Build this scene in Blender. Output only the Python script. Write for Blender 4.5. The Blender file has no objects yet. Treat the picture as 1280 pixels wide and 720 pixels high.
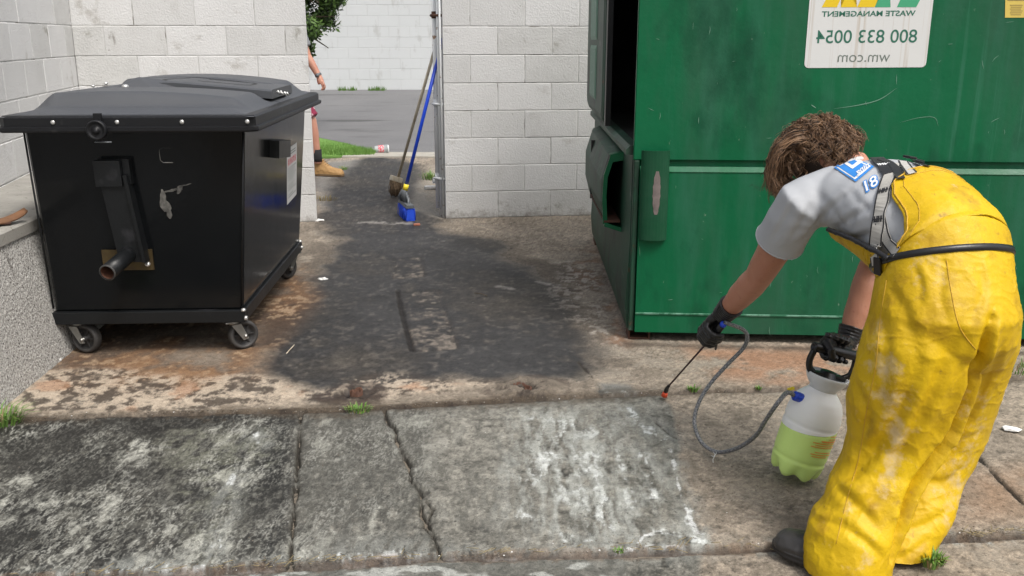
import bpy, bmesh, math, random
import numpy as np
from mathutils import Vector, Matrix
from mathutils.bvhtree import BVHTree

random.seed(7)
rng = np.random.default_rng(7)
scene = bpy.context.scene
COL = scene.collection
R = math.radians

# ------------------------------------------------------------------ camera
F_PX, PITCH, CAM_H = 1150.0, R(15.2), 1.34
cam_d = bpy.data.cameras.new('camera')
cam_d.sensor_width = 36.0
cam_d.lens = 36.0 * F_PX / 1280.0
cam_d.clip_start = 0.05
cam_d.clip_end = 2000
cam = bpy.data.objects.new('camera', cam_d)
COL.objects.link(cam)
cam.location = (0, 0, CAM_H)
cam.rotation_euler = (R(90) - PITCH, 0, 0)
scene.camera = cam

# ------------------------------------------------------------------ light
SUN_EL, SUN_AZ = 58, 140       # azimuth: clockwise from +Y, where the light comes from
world = bpy.data.worlds.new('World')
scene.world = world
world.use_nodes = True
wn = world.node_tree.nodes
wl = world.node_tree.links
bg = wn['Background']
sky = wn.new('ShaderNodeTexSky')
sky.sky_type = 'NISHITA'
sky.sun_disc = False
sky.sun_elevation = R(SUN_EL)
sky.sun_rotation = R(SUN_AZ)
sky.air_density = 1.0
sky.dust_density = 6.0
hs = wn.new('ShaderNodeHueSaturation')
hs.inputs['Saturation'].default_value = 0.42
wl.new(sky.outputs[0], hs.inputs['Color'])
wl.new(hs.outputs[0], bg.inputs[0])
bg.inputs[1].default_value = 0.135
sd = bpy.data.lights.new('sun', 'SUN')
sd.energy = 1.5
sd.angle = R(16)
sd.color = (1.0, 0.96, 0.9)
sun = bpy.data.objects.new('sun', sd)
COL.objects.link(sun)
_d = Vector((math.sin(R(SUN_AZ)) * math.cos(R(SUN_EL)), math.cos(R(SUN_AZ)) * math.cos(R(SUN_EL)), math.sin(R(SUN_EL))))
sun.rotation_euler = _d.to_track_quat('Z', 'Y').to_euler()
sun.location = (0, 0, 12)
scene.view_settings.view_transform = 'Standard'
scene.view_settings.look = 'None'
scene.view_settings.gamma = 1
scene.view_settings.exposure = 0.48
scene.view_settings.use_curve_mapping = False

# ------------------------------------------------------------------ placing helpers
def _ray(u, v):
    x = (u - 640) / F_PX
    y = (360 - v) / F_PX
    return Vector((x, math.cos(PITCH) + y * math.sin(PITCH), -math.sin(PITCH) + y * math.cos(PITCH)))

def gp(u, v, z=0.0):
    r = _ray(u, v)
    t = (z - CAM_H) / r.z
    return Vector((r.x * t, r.y * t, z))

def at(u, v, Y):
    r = _ray(u, v)
    t = Y / r.y
    return Vector((r.x * t, Y, CAM_H + r.z * t))

def pxm(u, v, Y):
    return F_PX / (Y / _ray(u, v).y)

# ------------------------------------------------------------------ noise (numpy)
def _hash(ix, iy, iz, seed):
    h = (ix.astype(np.int64) * 374761393 + iy.astype(np.int64) * 668265263 + iz.astype(np.int64) * 2147483647 + seed * 974634777) & 0xFFFFFFFF
    h = ((h ^ (h >> 13)) * 1274126177) & 0xFFFFFFFF
    h = (h ^ (h >> 16)) & 0xFFFFFFFF
    return (h / 4294967295.0)

def vn2(x, y, seed=0):
    ix = np.floor(x); iy = np.floor(y)
    fx = x - ix; fy = y - iy
    fx = fx * fx * (3 - 2 * fx); fy = fy * fy * (3 - 2 * fy)
    z = np.zeros_like(ix)
    a = _hash(ix, iy, z, seed); b = _hash(ix + 1, iy, z, seed)
    c = _hash(ix, iy + 1, z, seed); d = _hash(ix + 1, iy + 1, z, seed)
    return (a * (1 - fx) + b * fx) * (1 - fy) + (c * (1 - fx) + d * fx) * fy

def fbm2(x, y, s, octv=4, seed=0, gain=0.5, rot=0.6):
    t = 0; a = 1; n = 0
    c, sn = math.cos(rot), math.sin(rot)
    x = x * s; y = y * s
    for o in range(octv):
        t = t + a * vn2(x, y, seed + o * 17); n += a
        x, y = (x * c - y * sn) * 2.03 + 11.3, (x * sn + y * c) * 2.03 + 4.1
        a *= gain
    return t / n

def vn3(p, seed=0):
    i = np.floor(p); f = p - i
    f = f * f * (3 - 2 * f)
    r = 0
    for dx in (0, 1):
        for dy in (0, 1):
            for dz in (0, 1):
                w = (f[:, 0] if dx else 1 - f[:, 0]) * (f[:, 1] if dy else 1 - f[:, 1]) * (f[:, 2] if dz else 1 - f[:, 2])
                r = r + w * _hash(i[:, 0] + dx, i[:, 1] + dy, i[:, 2] + dz, seed)
    return r

def fbm3(p, octv=3, seed=0):
    t = 0; a = 1; n = 0
    for o in range(octv):
        t = t + a * vn3(p, seed + 31 * o); n += a
        p = p * 2.03 + 7.7; a *= 0.5
    return t / n

def sstep(a, b, x):
    t = np.clip((x - a) / (b - a), 0, 1)
    return t * t * (3 - 2 * t)

# ------------------------------------------------------------------ mesh builder
class MB:
    def __init__(s):
        s.v = []; s.f = []; s.m = []; s.sm = []
    def add(s, vs, fs, mi=0, smooth=False):
        o = len(s.v)
        s.v += [tuple(p) for p in vs]
        for f in fs:
            s.f.append(tuple(i + o for i in f)); s.m.append(mi); s.sm.append(smooth)
    def box(s, c, size, mi=0, bev=0.0, rot=None):
        """box with chamfered edges, centre c, full size"""
        hx, hy, hz = size[0] / 2, size[1] / 2, size[2] / 2
        b = min(bev, hx * .9, hy * .9, hz * .9)
        T = (lambda p: Vector(c) + (rot @ Vector(p) if rot else Vector(p)))
        if b <= 0:
            vs = [T((x * hx, y * hy, z * hz)) for z in (-1, 1) for y in (-1, 1) for x in (-1, 1)]
            s.add(vs, [(0, 2, 3, 1), (4, 5, 7, 6), (0, 1, 5, 4), (2, 6, 7, 3), (0, 4, 6, 2), (1, 3, 7, 5)], mi)
            return
        bm = bmesh.new()
        bmesh.ops.create_cube(bm, size=1)
        for v in bm.verts:
            v.co = Vector((v.co.x * 2 * hx, v.co.y * 2 * hy, v.co.z * 2 * hz))
        bmesh.ops.bevel(bm, geom=bm.edges[:], offset=b, segments=2, profile=0.6, affect='EDGES')
        bm.verts.index_update()
        s.add([T(v.co) for v in bm.verts], [tuple(v.index for v in f.verts) for f in bm.faces], mi)
        bm.free()
    def rings(s, rs, mi=0, smooth=True, cap=True, close=False):
        """rs: list of equally long point loops"""
        n = len(rs[0]); vs = [p for r in rs for p in r]; fs = []
        k = len(rs)
        for i in range(k - 1 + (1 if close else 0)):
            a = i * n; b = ((i + 1) % k) * n
            for j in range(n):
                fs.append((a + j, a + (j + 1) % n, b + (j + 1) % n, b + j))
        if cap and not close:
            fs.append(tuple(reversed(range(n)))); fs.append(tuple((k - 1) * n + j for j in range(n)))
        s.add(vs, fs, mi, smooth)
    def tube(s, pts, rad, sides=10, mi=0, smooth=True, cap=True, flat=None):
        pts = [Vector(p) for p in pts]
        if not hasattr(rad, '__len__'): rad = [rad] * len(pts)
        rs = []; prev = None
        for i, p in enumerate(pts):
            d = (pts[min(i + 1, len(pts) - 1)] - pts[max(i - 1, 0)])
            if d.length < 1e-9: d = Vector((0, 0, 1))
            d.normalize()
            if prev is None:
                a = Vector((0, 0, 1)) if abs(d.z) < .9 else Vector((1, 0, 0))
                e = d.cross(a).normalized()
            else:
                e = (prev - d * prev.dot(d))
                e = e.normalized() if e.length > 1e-6 else d.orthogonal().normalized()
            prev = e
            g = d.cross(e)
            r = rad[i]
            rs.append([p + e * (math.cos(2 * math.pi * k / sides) * r) + g * (math.sin(2 * math.pi * k / sides) * r * (flat or 1)) for k in range(sides)])
        s.rings(rs, mi, smooth, cap)
    def ball(s, c, axes, radii, nu=14, nv=9, mi=0):
        """ellipsoid; axes = three unit vectors"""
        rs = []
        c = Vector(c); X, Y, Z = [Vector(a) for a in axes]
        for i in range(1, nv):
            t = math.pi * i / nv
            rs.append([c + X * (radii[0] * math.sin(t) * math.cos(2 * math.pi * k / nu)) + Y * (radii[1] * math.sin(t) * math.sin(2 * math.pi * k / nu)) + Z * (-radii[2] * math.cos(t)) for k in range(nu)])
        s.rings(rs, mi, True, True)
    def lathe(s, prof, c=(0, 0, 0), axis=(0, 0, 1), n=32, mi=0, smooth=True, mod=None, cap=True):
        ax = Vector(axis).normalized(); e = ax.orthogonal().normalized(); g = ax.cross(e); c = Vector(c)
        rs = []
        for (r, z) in prof:
            rr = []
            for k in range(n):
                a = 2 * math.pi * k / n
                q = (r, z) if mod is None else mod(r, z, a)
                rr.append(c + ax * q[1] + e * (math.cos(a) * q[0]) + g * (math.sin(a) * q[0]))
            rs.append(rr)
        s.rings(rs, mi, smooth, cap)
    def prism(s, poly, a, ax=(0, 1, 0), mi=0):
        """poly: list of 3D points, extruded by vector a"""
        n = len(poly); A = Vector(a)
        vs = [Vector(p) for p in poly] + [Vector(p) + A for p in poly]
        fs = [tuple(range(n)), tuple(reversed(range(n, 2 * n)))] + [(i, n + i, n + (i + 1) % n, (i + 1) % n) for i in range(n)]
        s.add(vs, fs, mi)
    def ribbon(s, pts, nrm, w, t=0.0015, mi=0, smooth=True):
        """flat band along pts, normals nrm, width w, thickness t"""
        rs = []
        pts = [Vector(p) for p in pts]
        for i, p in enumerate(pts):
            d = (pts[min(i + 1, len(pts) - 1)] - pts[max(i - 1, 0)]).normalized()
            n = Vector(nrm[i]).normalized(); b = d.cross(n).normalized()
            ww = w[i] if hasattr(w, '__len__') else w
            rs.append([p - b * ww / 2, p + b * ww / 2, p + b * ww / 2 + n * t, p - b * ww / 2 + n * t])
        s.rings(rs, mi, False, True)
    def build(s, name, mats, parent=None, matrix=None):
        me = bpy.data.meshes.new(name)
        me.from_pydata(s.v, [], s.f)
        if not isinstance(mats, (list, tuple)): mats = [mats]
        for m in mats: me.materials.append(m)
        if s.f:
            me.polygons.foreach_set('material_index', s.m)
            me.polygons.foreach_set('use_smooth', s.sm)
        bm = bmesh.new(); bm.from_mesh(me)
        bmesh.ops.recalc_face_normals(bm, faces=bm.faces[:])
        bm.to_mesh(me); bm.free()
        me.update()
        o = bpy.data.objects.new(name, me)
        COL.objects.link(o)
        if parent is not None: o.parent = parent
        if matrix is not None: o.matrix_local = matrix
        return o

def tag(o, label=None, cat=None, group=None, kind=None):
    if label: o['label'] = label
    if cat: o['category'] = cat
    if group: o['group'] = group
    if kind: o['kind'] = kind
    return o

def empty(name, label, cat, loc=(0, 0, 0), rz=0.0, group=None):
    o = bpy.data.objects.new(name, None)
    COL.objects.link(o)
    o.location = loc; o.rotation_euler = (0, 0, rz); o.empty_display_size = .1
    return tag(o, label, cat, group)

def attach(o, root):
    """world-space mesh becomes a child of a root that stands elsewhere"""
    o.parent = root
    M = Matrix.Translation(root.location) @ root.rotation_euler.to_matrix().to_4x4()
    par = root.parent
    while par is not None:
        M = (Matrix.Translation(par.location) @ par.rotation_euler.to_matrix().to_4x4()) @ M
        par = par.parent
    o.data.transform(M.inverted())
    return o

def remesh(o, voxel, smooth_it=3, fac=0.6):
    m = o.modifiers.new('r', 'REMESH'); m.mode = 'VOXEL'; m.voxel_size = voxel; m.use_smooth_shade = True
    if smooth_it:
        k = o.modifiers.new('s', 'SMOOTH'); k.iterations = smooth_it; k.factor = fac
    bpy.context.view_layer.update()
    dg = bpy.context.evaluated_depsgraph_get()
    me = bpy.data.meshes.new_from_object(o.evaluated_get(dg))
    mats = [mm for mm in o.data.materials]
    o.modifiers.clear()
    old = o.data; o.data = me; me.name = old.name
    bpy.data.meshes.remove(old)
    me.materials.clear()
    for mm in mats: me.materials.append(mm)
    me.polygons.foreach_set('use_smooth', [True] * len(me.polygons))
    return o

def coords(me):
    a = np.empty(len(me.vertices) * 3); me.vertices.foreach_get('co', a); return a.reshape(-1, 3)
def normals(me):
    a = np.empty(len(me.vertices) * 3); me.vertex_normals.foreach_get('vector', a); return a.reshape(-1, 3)
def set_coords(me, a):
    me.vertices.foreach_set('co', a.ravel()); me.update()

def smooth_path(pts, n=8):
    pts = [Vector(p) for p in pts]
    P = [pts[0] * 2 - pts[1]] + pts + [pts[-1] * 2 - pts[-2]]
    out = []
    for i in range(1, len(P) - 2):
        for k in range(n):
            t = k / n
            a, b, c, d = P[i - 1], P[i], P[i + 1], P[i + 2]
            out.append(0.5 * ((2 * b) + (c - a) * t + (2 * a - 5 * b + 4 * c - d) * t * t + (3 * b - a - 3 * c + d) * t ** 3))
    out.append(pts[-1])
    return out

# ------------------------------------------------------------------ materials
def splash(m, N, L, p):
    """mud splashed in ragged patches on the lowest course"""
    src = p.inputs['Base Color'].links[0].from_socket
    tc = N.new('ShaderNodeTexCoord'); sx_ = N.new('ShaderNodeSeparateXYZ'); L.new(tc.outputs['Object'], sx_.inputs[0])
    n = N.new('ShaderNodeTexNoise'); n.inputs['Scale'].default_value = 13; n.inputs['Detail'].default_value = 8; n.inputs['Roughness'].default_value = .75
    L.new(tc.outputs['Object'], n.inputs['Vector'])
    ad = N.new('ShaderNodeMath'); ad.operation = 'MULTIPLY_ADD'; L.new(sx_.outputs['Z'], ad.inputs[0]); ad.inputs[1].default_value = -2.2; L.new(n.outputs['Fac'], ad.inputs[2])
    r = N.new('ShaderNodeMapRange'); r.inputs['From Min'].default_value = .36; r.inputs['From Max'].default_value = .62; r.inputs['To Max'].default_value = .75; L.new(ad.outputs[0], r.inputs['Value'])
    x = N.new('ShaderNodeMix'); x.data_type = 'RGBA'; L.new(r.outputs['Result'], x.inputs['Factor'])
    A_i = [q for q in x.inputs if q.name == 'A' and q.type == 'RGBA'][0]; B_i = [q for q in x.inputs if q.name == 'B' and q.type == 'RGBA'][0]
    L.new(src, A_i); B_i.default_value = (.16, .14, .115, 1)
    L.new([q for q in x.outputs if q.type == 'RGBA'][0], p.inputs['Base Color'])
def mat(name, base, rough=.6, metal=0.0, var=None, vscale=6, vfac=.5, stretch=(1, 1, 1), spots=None, bump=0.0, bscale=60,
        bstretch=(1, 1, 1), spec=.5, coat=0, extra=None, rvar=0.0):
    """principled with layered noise colour.  var: second colour; spots: list of (colour, scale, lo, hi, stretch)"""
    m = bpy.data.materials.new(name); m.use_nodes = True
    nt = m.node_tree; N = nt.nodes; L = nt.links
    p = N['Principled BSDF']
    p.inputs['Roughness'].default_value = rough
    p.inputs['Metallic'].default_value = metal
    p.inputs['Specular IOR Level'].default_value = spec
    p.inputs['Coat Weight'].default_value = coat
    tc = N.new('ShaderNodeTexCoord')
    def noise(scale, st=(1, 1, 1), detail=6, rough_=.6, loc=0.0):
        mp = N.new('ShaderNodeMapping'); mp.inputs['Scale'].default_value = st; mp.inputs['Location'].default_value = (loc, loc * .7, loc * .3)
        L.new(tc.outputs['Object'], mp.inputs[0])
        n = N.new('ShaderNodeTexNoise'); n.inputs['Scale'].default_value = scale; n.inputs['Detail'].default_value = detail
        n.inputs['Roughness'].default_value = rough_
        L.new(mp.outputs[0], n.inputs['Vector']); return n.outputs['Fac']
    def ramp(s, lo, hi):
        r = N.new('ShaderNodeMapRange'); r.inputs['From Min'].default_value = lo; r.inputs['From Max'].default_value = hi
        L.new(s, r.inputs['Value']); return r.outputs['Result']
    def mix(f, a, b, blend='MIX'):
        x = N.new('ShaderNodeMix'); x.data_type = 'RGBA'; x.blend_type = blend
        if isinstance(f, float): x.inputs['Factor'].default_value = f
        else: L.new(f, x.inputs['Factor'])
        for s_, k in ((a, 'A'), (b, 'B')):
            i = [q for q in x.inputs if q.name == k and q.type == 'RGBA'][0]
            if isinstance(s_, (tuple, list)): i.default_value = (*s_[:3], 1)
            else: L.new(s_, i)
        return [q for q in x.outputs if q.type == 'RGBA'][0]
    c = tuple(base)
    if var is not None:
        f = ramp(noise(vscale, stretch), .5 - .5 * vfac, .5 + .5 * vfac)
        c = mix(f, c, tuple(var))
    for i, (sc, s, lo, hi, st) in enumerate(spots or []):
        f = ramp(noise(s, st, loc=3.7 * (i + 1)), lo, hi)
        c = mix(f, c, tuple(sc))
    if isinstance(c, tuple): p.inputs['Base Color'].default_value = (*c, 1)
    else: L.new(c, p.inputs['Base Color'])
    if rvar:
        L.new(ramp_out(N, L, noise(vscale * 2, stretch, loc=9.1), rough - rvar, rough + rvar), p.inputs['Roughness'])
    if bump:
        b = N.new('ShaderNodeBump'); b.inputs['Strength'].default_value = 1.0; b.inputs['Distance'].default_value = bump
        L.new(noise(bscale, bstretch, loc=1.3), b.inputs['Height']); L.new(b.outputs[0], p.inputs['Normal'])
    m['p'] = 1
    if extra: extra(m, N, L, p)
    return m

def ramp_out(N, L, s, lo, hi):
    r = N.new('ShaderNodeMapRange'); r.inputs['From Min'].default_value = .25; r.inputs['From Max'].default_value = .75
    r.inputs['To Min'].default_value = lo; r.inputs['To Max'].default_value = hi
    L.new(s, r.inputs['Value']); return r.outputs['Result']

def attr_mat(name, attr, bump=.002, bscale=140, mulscale=260, lo=.75, hi=1.25):
    """colour (rgb) and roughness (alpha) from a vertex attribute, fine grain added"""
    m = bpy.data.materials.new(name); m.use_nodes = True
    nt = m.node_tree; N = nt.nodes; L = nt.links; p = N['Principled BSDF']
    p.inputs['Specular IOR Level'].default_value = .35
    a = N.new('ShaderNodeAttribute'); a.attribute_name = attr
    tc = N.new('ShaderNodeTexCoord')
    n = N.new('ShaderNodeTexNoise'); n.inputs['Scale'].default_value = mulscale; n.inputs['Detail'].default_value = 3
    L.new(tc.outputs['Object'], n.inputs['Vector'])
    r = N.new('ShaderNodeMapRange'); r.inputs['From Min'].default_value = .3; r.inputs['From Max'].default_value = .7
    r.inputs['To Min'].default_value = lo; r.inputs['To Max'].default_value = hi
    L.new(n.outputs['Fac'], r.inputs['Value'])
    v = N.new('ShaderNodeVectorMath'); v.operation = 'SCALE'
    n3 = N.new('ShaderNodeTexNoise'); n3.inputs['Scale'].default_value = 38; n3.inputs['Detail'].default_value = 9; n3.inputs['Roughness'].default_value = .78
    L.new(tc.outputs['Object'], n3.inputs['Vector'])
    r3 = N.new('ShaderNodeMapRange'); r3.inputs['From Min'].default_value = .30; r3.inputs['From Max'].default_value = .70
    r3.inputs['To Min'].default_value = .60; r3.inputs['To Max'].default_value = 1.42; L.new(n3.outputs['Fac'], r3.inputs['Value'])
    n4 = N.new('ShaderNodeTexNoise'); n4.inputs['Scale'].default_value = 90; n4.inputs['Detail'].default_value = 4
    L.new(tc.outputs['Object'], n4.inputs['Vector'])
    r4 = N.new('ShaderNodeMapRange'); r4.inputs['From Min'].default_value = .62; r4.inputs['From Max'].default_value = .70
    r4.inputs['To Min'].default_value = 1.0; r4.inputs['To Max'].default_value = .45; L.new(n4.outputs['Fac'], r4.inputs['Value'])
    q1 = N.new('ShaderNodeMath'); q1.operation = 'MULTIPLY'; L.new(r.outputs['Result'], q1.inputs[0]); L.new(r3.outputs['Result'], q1.inputs[1])
    q2_ = N.new('ShaderNodeMath'); q2_.operation = 'MULTIPLY'; L.new(q1.outputs[0], q2_.inputs[0]); L.new(r4.outputs['Result'], q2_.inputs[1])
    L.new(a.outputs['Color'], v.inputs[0]); L.new(q2_.outputs[0], v.inputs['Scale'])
    L.new(v.outputs[0], p.inputs['Base Color']); L.new(a.outputs['Alpha'], p.inputs['Roughness'])
    n2 = N.new('ShaderNodeTexNoise'); n2.inputs['Scale'].default_value = bscale; n2.inputs['Detail'].default_value = 5
    L.new(tc.outputs['Object'], n2.inputs['Vector'])
    b = N.new('ShaderNodeBump'); b.inputs['Distance'].default_value = bump
    L.new(n2.outputs['Fac'], b.inputs['Height']); L.new(b.outputs[0], p.inputs['Normal'])
    return m

def set_attr(me, name, rgba):
    at_ = me.color_attributes.new(name, 'FLOAT_COLOR', 'POINT')
    at_.data.foreach_set('color', rgba.astype(np.float32).ravel())

M = {}
M['paint_wall'] = mat('painted_block', (.50, .50, .49), .75, var=(.60, .60, .593), vscale=2.2, vfac=.6,
    spots=[((.40, .395, .375), 4.5, .58, .85, (1, 1, .7)), ((.16, .15, .13), 34, .69, .75, (1, 1, 1)), ((.30, .29, .27), 95, .66, .76, (1, 1, 1)), ((.28, .27, .25), 7, .70, .78, (1.6, 1.6, .6))], bump=.0045, bscale=85, extra=splash)
M['mortar'] = mat('painted_mortar', (.50, .50, .487), .8, spots=[((.16, .15, .13), 7, .52, .68, (1, 1, 1))], bump=.003, bscale=60)
M['paint_far'] = mat('painted_block_clean', (.56, .58, .58), .75, var=(.60, .62, .62), vscale=1.2, spots=[((.48, .49, .48), 5, .58, .7, (1, 1, .5))], bump=.003, bscale=40)
M['paint_b'] = mat('painted_block_grey', (.48, .48, .467), .75, var=(.57, .57, .56), vscale=5, spots=[((.30, .29, .26), 8, .60, .72, (1, 1, .8)), ((.14, .13, .11), 40, .68, .74, (1, 1, 1))], bump=.005, bscale=70, extra=splash)
M['paint_c'] = mat('painted_block_white', (.56, .56, .553), .75, var=(.63, .63, .625), vscale=3, spots=[((.20, .19, .16), 26, .70, .76, (1, 1, 1)), ((.44, .43, .41), 6, .6, .7, (1, 1, 1))], bump=.0045, bscale=80, extra=splash)
M['mortar_far'] = mat('mortar_clean', (.50, .51, .51), .8)
M['pebble'] = mat('pebble_dash', (.30, .29, .27), .85, var=(.56, .55, .52), vscale=120, vfac=.2,
    spots=[((.07, .062, .055), 130, .57, .62, (1, 1, 1)), ((.07, .06, .05), 5, .66, .74, (1, 1, .15))], bump=.016, bscale=90)
M['cap'] = mat('ledge_concrete', (.33, .32, .29), .85, var=(.22, .21, .19), vscale=7, spots=[((.1, .09, .07), 30, .6, .7, (1, 1, 1))], bump=.003, bscale=90)
M['asphalt'] = mat('asphalt', (.135, .135, .14), .85, var=(.17, .17, .172), vscale=1.2, spots=[((.08, .08, .08), .9, .58, .66, (.5, 3, 1)), ((.26, .26, .26), 180, .6, .68, (1, 1, 1))], bump=.006, bscale=160)
M['green'] = mat('green_paint', (.004, .122, .048), .38, var=(.003, .085, .034), vscale=1.4, vfac=.6,
    spec=.22, spots=[((.035, .085, .058), 1.5, .50, .80, (2, 2, .5)), ((.024, .12, .070), 3.0, .50, .80, (3, 3, .35)), ((.035, .15, .09), 5, .62, .80, (5, 1, .12)), ((.04, .15, .09), 14, .68, .80, (6, 1, .09)), ((.003, .045, .022), 2.2, .55, .75, (1.5, 1, .8)), ((.16, .24, .17), 38, .70, .76, (1, 1, .6)), ((.02, .03, .02), 5, .70, .80, (1, 1, 1)), ((.07, .035, .02), 16, .73, .77, (1, 1, 1))],
    bump=.006, bscale=3.0, rvar=.1)
M['green_dirty'] = mat('green_paint_dirty', (.010, .075, .040), .5, var=(.035, .055, .040), vscale=4, vfac=.5, spec=.3,
    spots=[((.16, .17, .155), 9, .60, .8, (1.5, .4, 1)), ((.010, .012, .010), 6, .54, .68, (1, 1, .5)), ((.10, .05, .03), 14, .66, .74, (1, 1, 1))], bump=.002, bscale=25)
M['green_light'] = mat('green_paint_worn', (.014, .135, .070), .45, var=(.04, .19, .115), vscale=14, spots=[((.3, .38, .33), 22, .62, .72, (1, 1, 1))])
M['inner_black'] = mat('inner_black', (.010, .010, .010), .8, var=(.03, .028, .025), vscale=6, bump=.002)  # near-black colour for the container's inner faces and the pocket's back
M['scuff'] = mat('bare_metal_scuff', (.19, .155, .145), .65, var=(.10, .08, .075), vscale=30)
M['rust'] = mat('rust', (.11, .045, .022), .85, var=(.05, .025, .018), vscale=25, bump=.002)
M['rust_orange'] = mat('rust_inside', (.12, .042, .018), .85, var=(.04, .018, .012), vscale=40, bump=.001)
M['weld'] = mat('weld_line', (.09, .21, .145), .6, spots=[((.006, .09, .04), 16, .46, .56, (1, 1, 1))])
M['black_paint'] = mat('black_gloss_steel', (.0045, .0052, .006), .15, spots=[((.05, .05, .05), 70, .74, .79, (1, 1, 1)), ((.016, .016, .016), 3, .6, .8, (1, 1, .4))], bump=.0012, bscale=4, spec=.22, rvar=.05)
M['black_flat'] = mat('black_steel', (.008, .009, .010), .38, spec=.3, spots=[((.14, .10, .05), 75, .75, .78, (1, 1, 1)), ((.04, .04, .045), 6, .6, .8, (1, 1, 1))], bump=.0015, bscale=30)
M['lid'] = mat('grey_plastic_lid', (.052, .056, .063), .5, var=(.066, .070, .077), vscale=3, spots=[((.10, .095, .085), 5, .66, .8, (1, 1, 1)), ((.02, .02, .02), 14, .68, .74, (1, 1, 1))], bump=.0008, bscale=200)
M['rim'] = mat('black_plastic_rim', (.010, .0105, .012), .42, spec=.25, spots=[((.05, .05, .05), 12, .6, .8, (1, 1, 1))], bump=.0008, bscale=90)
M['steel'] = mat('galvanised_steel', (.42, .42, .40), .38, .9, var=(.28, .27, .25), vscale=20)
M['bolt'] = mat('zinc_bolt', (.62, .62, .60), .3, .7)
M['brass'] = mat('yellow_zinc_plate', (.11, .08, .03), .45, .6, var=(.07, .05, .03), vscale=30)
M['rubber'] = mat('black_rubber', (.014, .014, .015), .6, var=(.035, .032, .03), vscale=20)
M['tyre_grey'] = mat('dusty_rubber', (.03, .03, .031), .6, var=(.06, .055, .05), vscale=16)
M['label_white'] = mat('label_white', (.66, .66, .66), .5, var=(.58, .58, .57), vscale=5)
M['sticker'] = mat('sticker_white', (.60, .61, .60), .42, var=(.64, .65, .64), vscale=3, spots=[((.45, .39, .32), 6, .56, .68, (7, 7, .12)), ((.30, .20, .13), 8, .66, .74, (9, 9, .12))])
M['txt_green'] = mat('ink_green', (.02, .13, .085), .5)
M['txt_grey'] = mat('ink_grey', (.14, .17, .15), .5)
M['txt_red'] = mat('ink_red', (.55, .06, .09), .5, spots=[((.7, .6, .6), 90, .5, .56, (1, 1, 1))])
M['txt_black'] = mat('ink_black', (.02, .02, .02), .5)
M['logo_yellow'] = mat('logo_yellow', (.72, .50, .01), .45)
M['logo_green'] = mat('logo_green', (.05, .33, .17), .45)
M['tag_yellow'] = mat('tag_yellow', (.68, .52, .10), .5, var=(.55, .42, .1), vscale=9)
M['print_brown'] = mat('ink_brown', (.28, .20, .06), .5)
M['skin'] = mat('skin', (.46, .225, .145), .5, var=(.38, .16, .10), vscale=9, vfac=.6, spots=[((.30, .12, .08), 45, .60, .75, (1, 1, 1))], bump=.0008, bscale=220)
M['skin2'] = mat('skin_pale', (.52, .27, .19), .5, var=(.44, .20, .14), vscale=9, bump=.0006, bscale=200)
for k_ in ('skin', 'skin2'):
    p_ = M[k_].node_tree.nodes['Principled BSDF']; p_.inputs['Subsurface Weight'].default_value = .12; p_.inputs['Subsurface Radius'].default_value = (.01, .004, .002)
    p_.inputs['Subsurface Scale'].default_value = .6
M['hair'] = mat('brown_hair', (.075, .036, .017), .42, var=(.27, .16, .085), vscale=26, vfac=.35, spec=.5)
M['hair_dark'] = mat('brown_hair_under', (.028, .015, .008), .7)
M['shirt'] = mat('grey_shirt', (.40, .415, .435), .6, var=(.36, .375, .395), vscale=3, bump=.0006, bscale=300)
M['shirt2'] = mat('grey_shirt_dark', (.20, .21, .22), .8)
M['collar'] = mat('shirt_collar', (.50, .50, .49), .7)
M['white_print'] = mat('print_white', (.74, .75, .76), .6)
M['blue_print'] = mat('print_blue', (.03, .22, .62), .6)
M['pvc'] = mat('yellow_pvc', (.64, .43, .002), .52, var=(.48, .295, .003), vscale=5, vfac=.6, spec=.35,
    spots=[((.33, .19, .006), 11, .53, .74, (1, 1, 1)), ((.50, .34, .09), 3.6, .60, .74, (1, 1, .7)), ((.60, .50, .30), 9, .66, .74, (1.3, 1.3, .5)), ((.25, .15, .015), 26, .60, .72, (1, 1, 1)), ((.12, .07, .02), 70, .68, .74, (1, 1, 1))], bump=.0012, bscale=90, rvar=.1)
def _scuff(m, N, L, p):
    src = p.inputs['Base Color'].links[0].from_socket
    a = N.new('ShaderNodeAttribute'); a.attribute_name = 'scuff'
    tc = N.new('ShaderNodeTexCoord'); n = N.new('ShaderNodeTexNoise'); n.inputs['Scale'].default_value = 24; n.inputs['Detail'].default_value = 7; n.inputs['Roughness'].default_value = .7
    L.new(tc.outputs['Object'], n.inputs['Vector'])
    ad = N.new('ShaderNodeMath'); ad.operation = 'MULTIPLY_ADD'; L.new(n.outputs['Fac'], ad.inputs[0]); ad.inputs[1].default_value = 2.2; L.new(a.outputs['Fac'], ad.inputs[2])
    r = N.new('ShaderNodeMapRange'); r.inputs['From Min'].default_value = 1.42; r.inputs['From Max'].default_value = 1.95; r.inputs['To Max'].default_value = .8; L.new(ad.outputs[0], r.inputs['Value'])
    x = N.new('ShaderNodeMix'); x.data_type = 'RGBA'
    L.new(r.outputs['Result'], x.inputs['Factor'])
    A_i = [q for q in x.inputs if q.name == 'A' and q.type == 'RGBA'][0]; B_i = [q for q in x.inputs if q.name == 'B' and q.type == 'RGBA'][0]
    L.new(src, A_i); B_i.default_value = (.60, .47, .27, 1)
    L.new([q for q in x.outputs if q.type == 'RGBA'][0], p.inputs['Base Color'])
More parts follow.
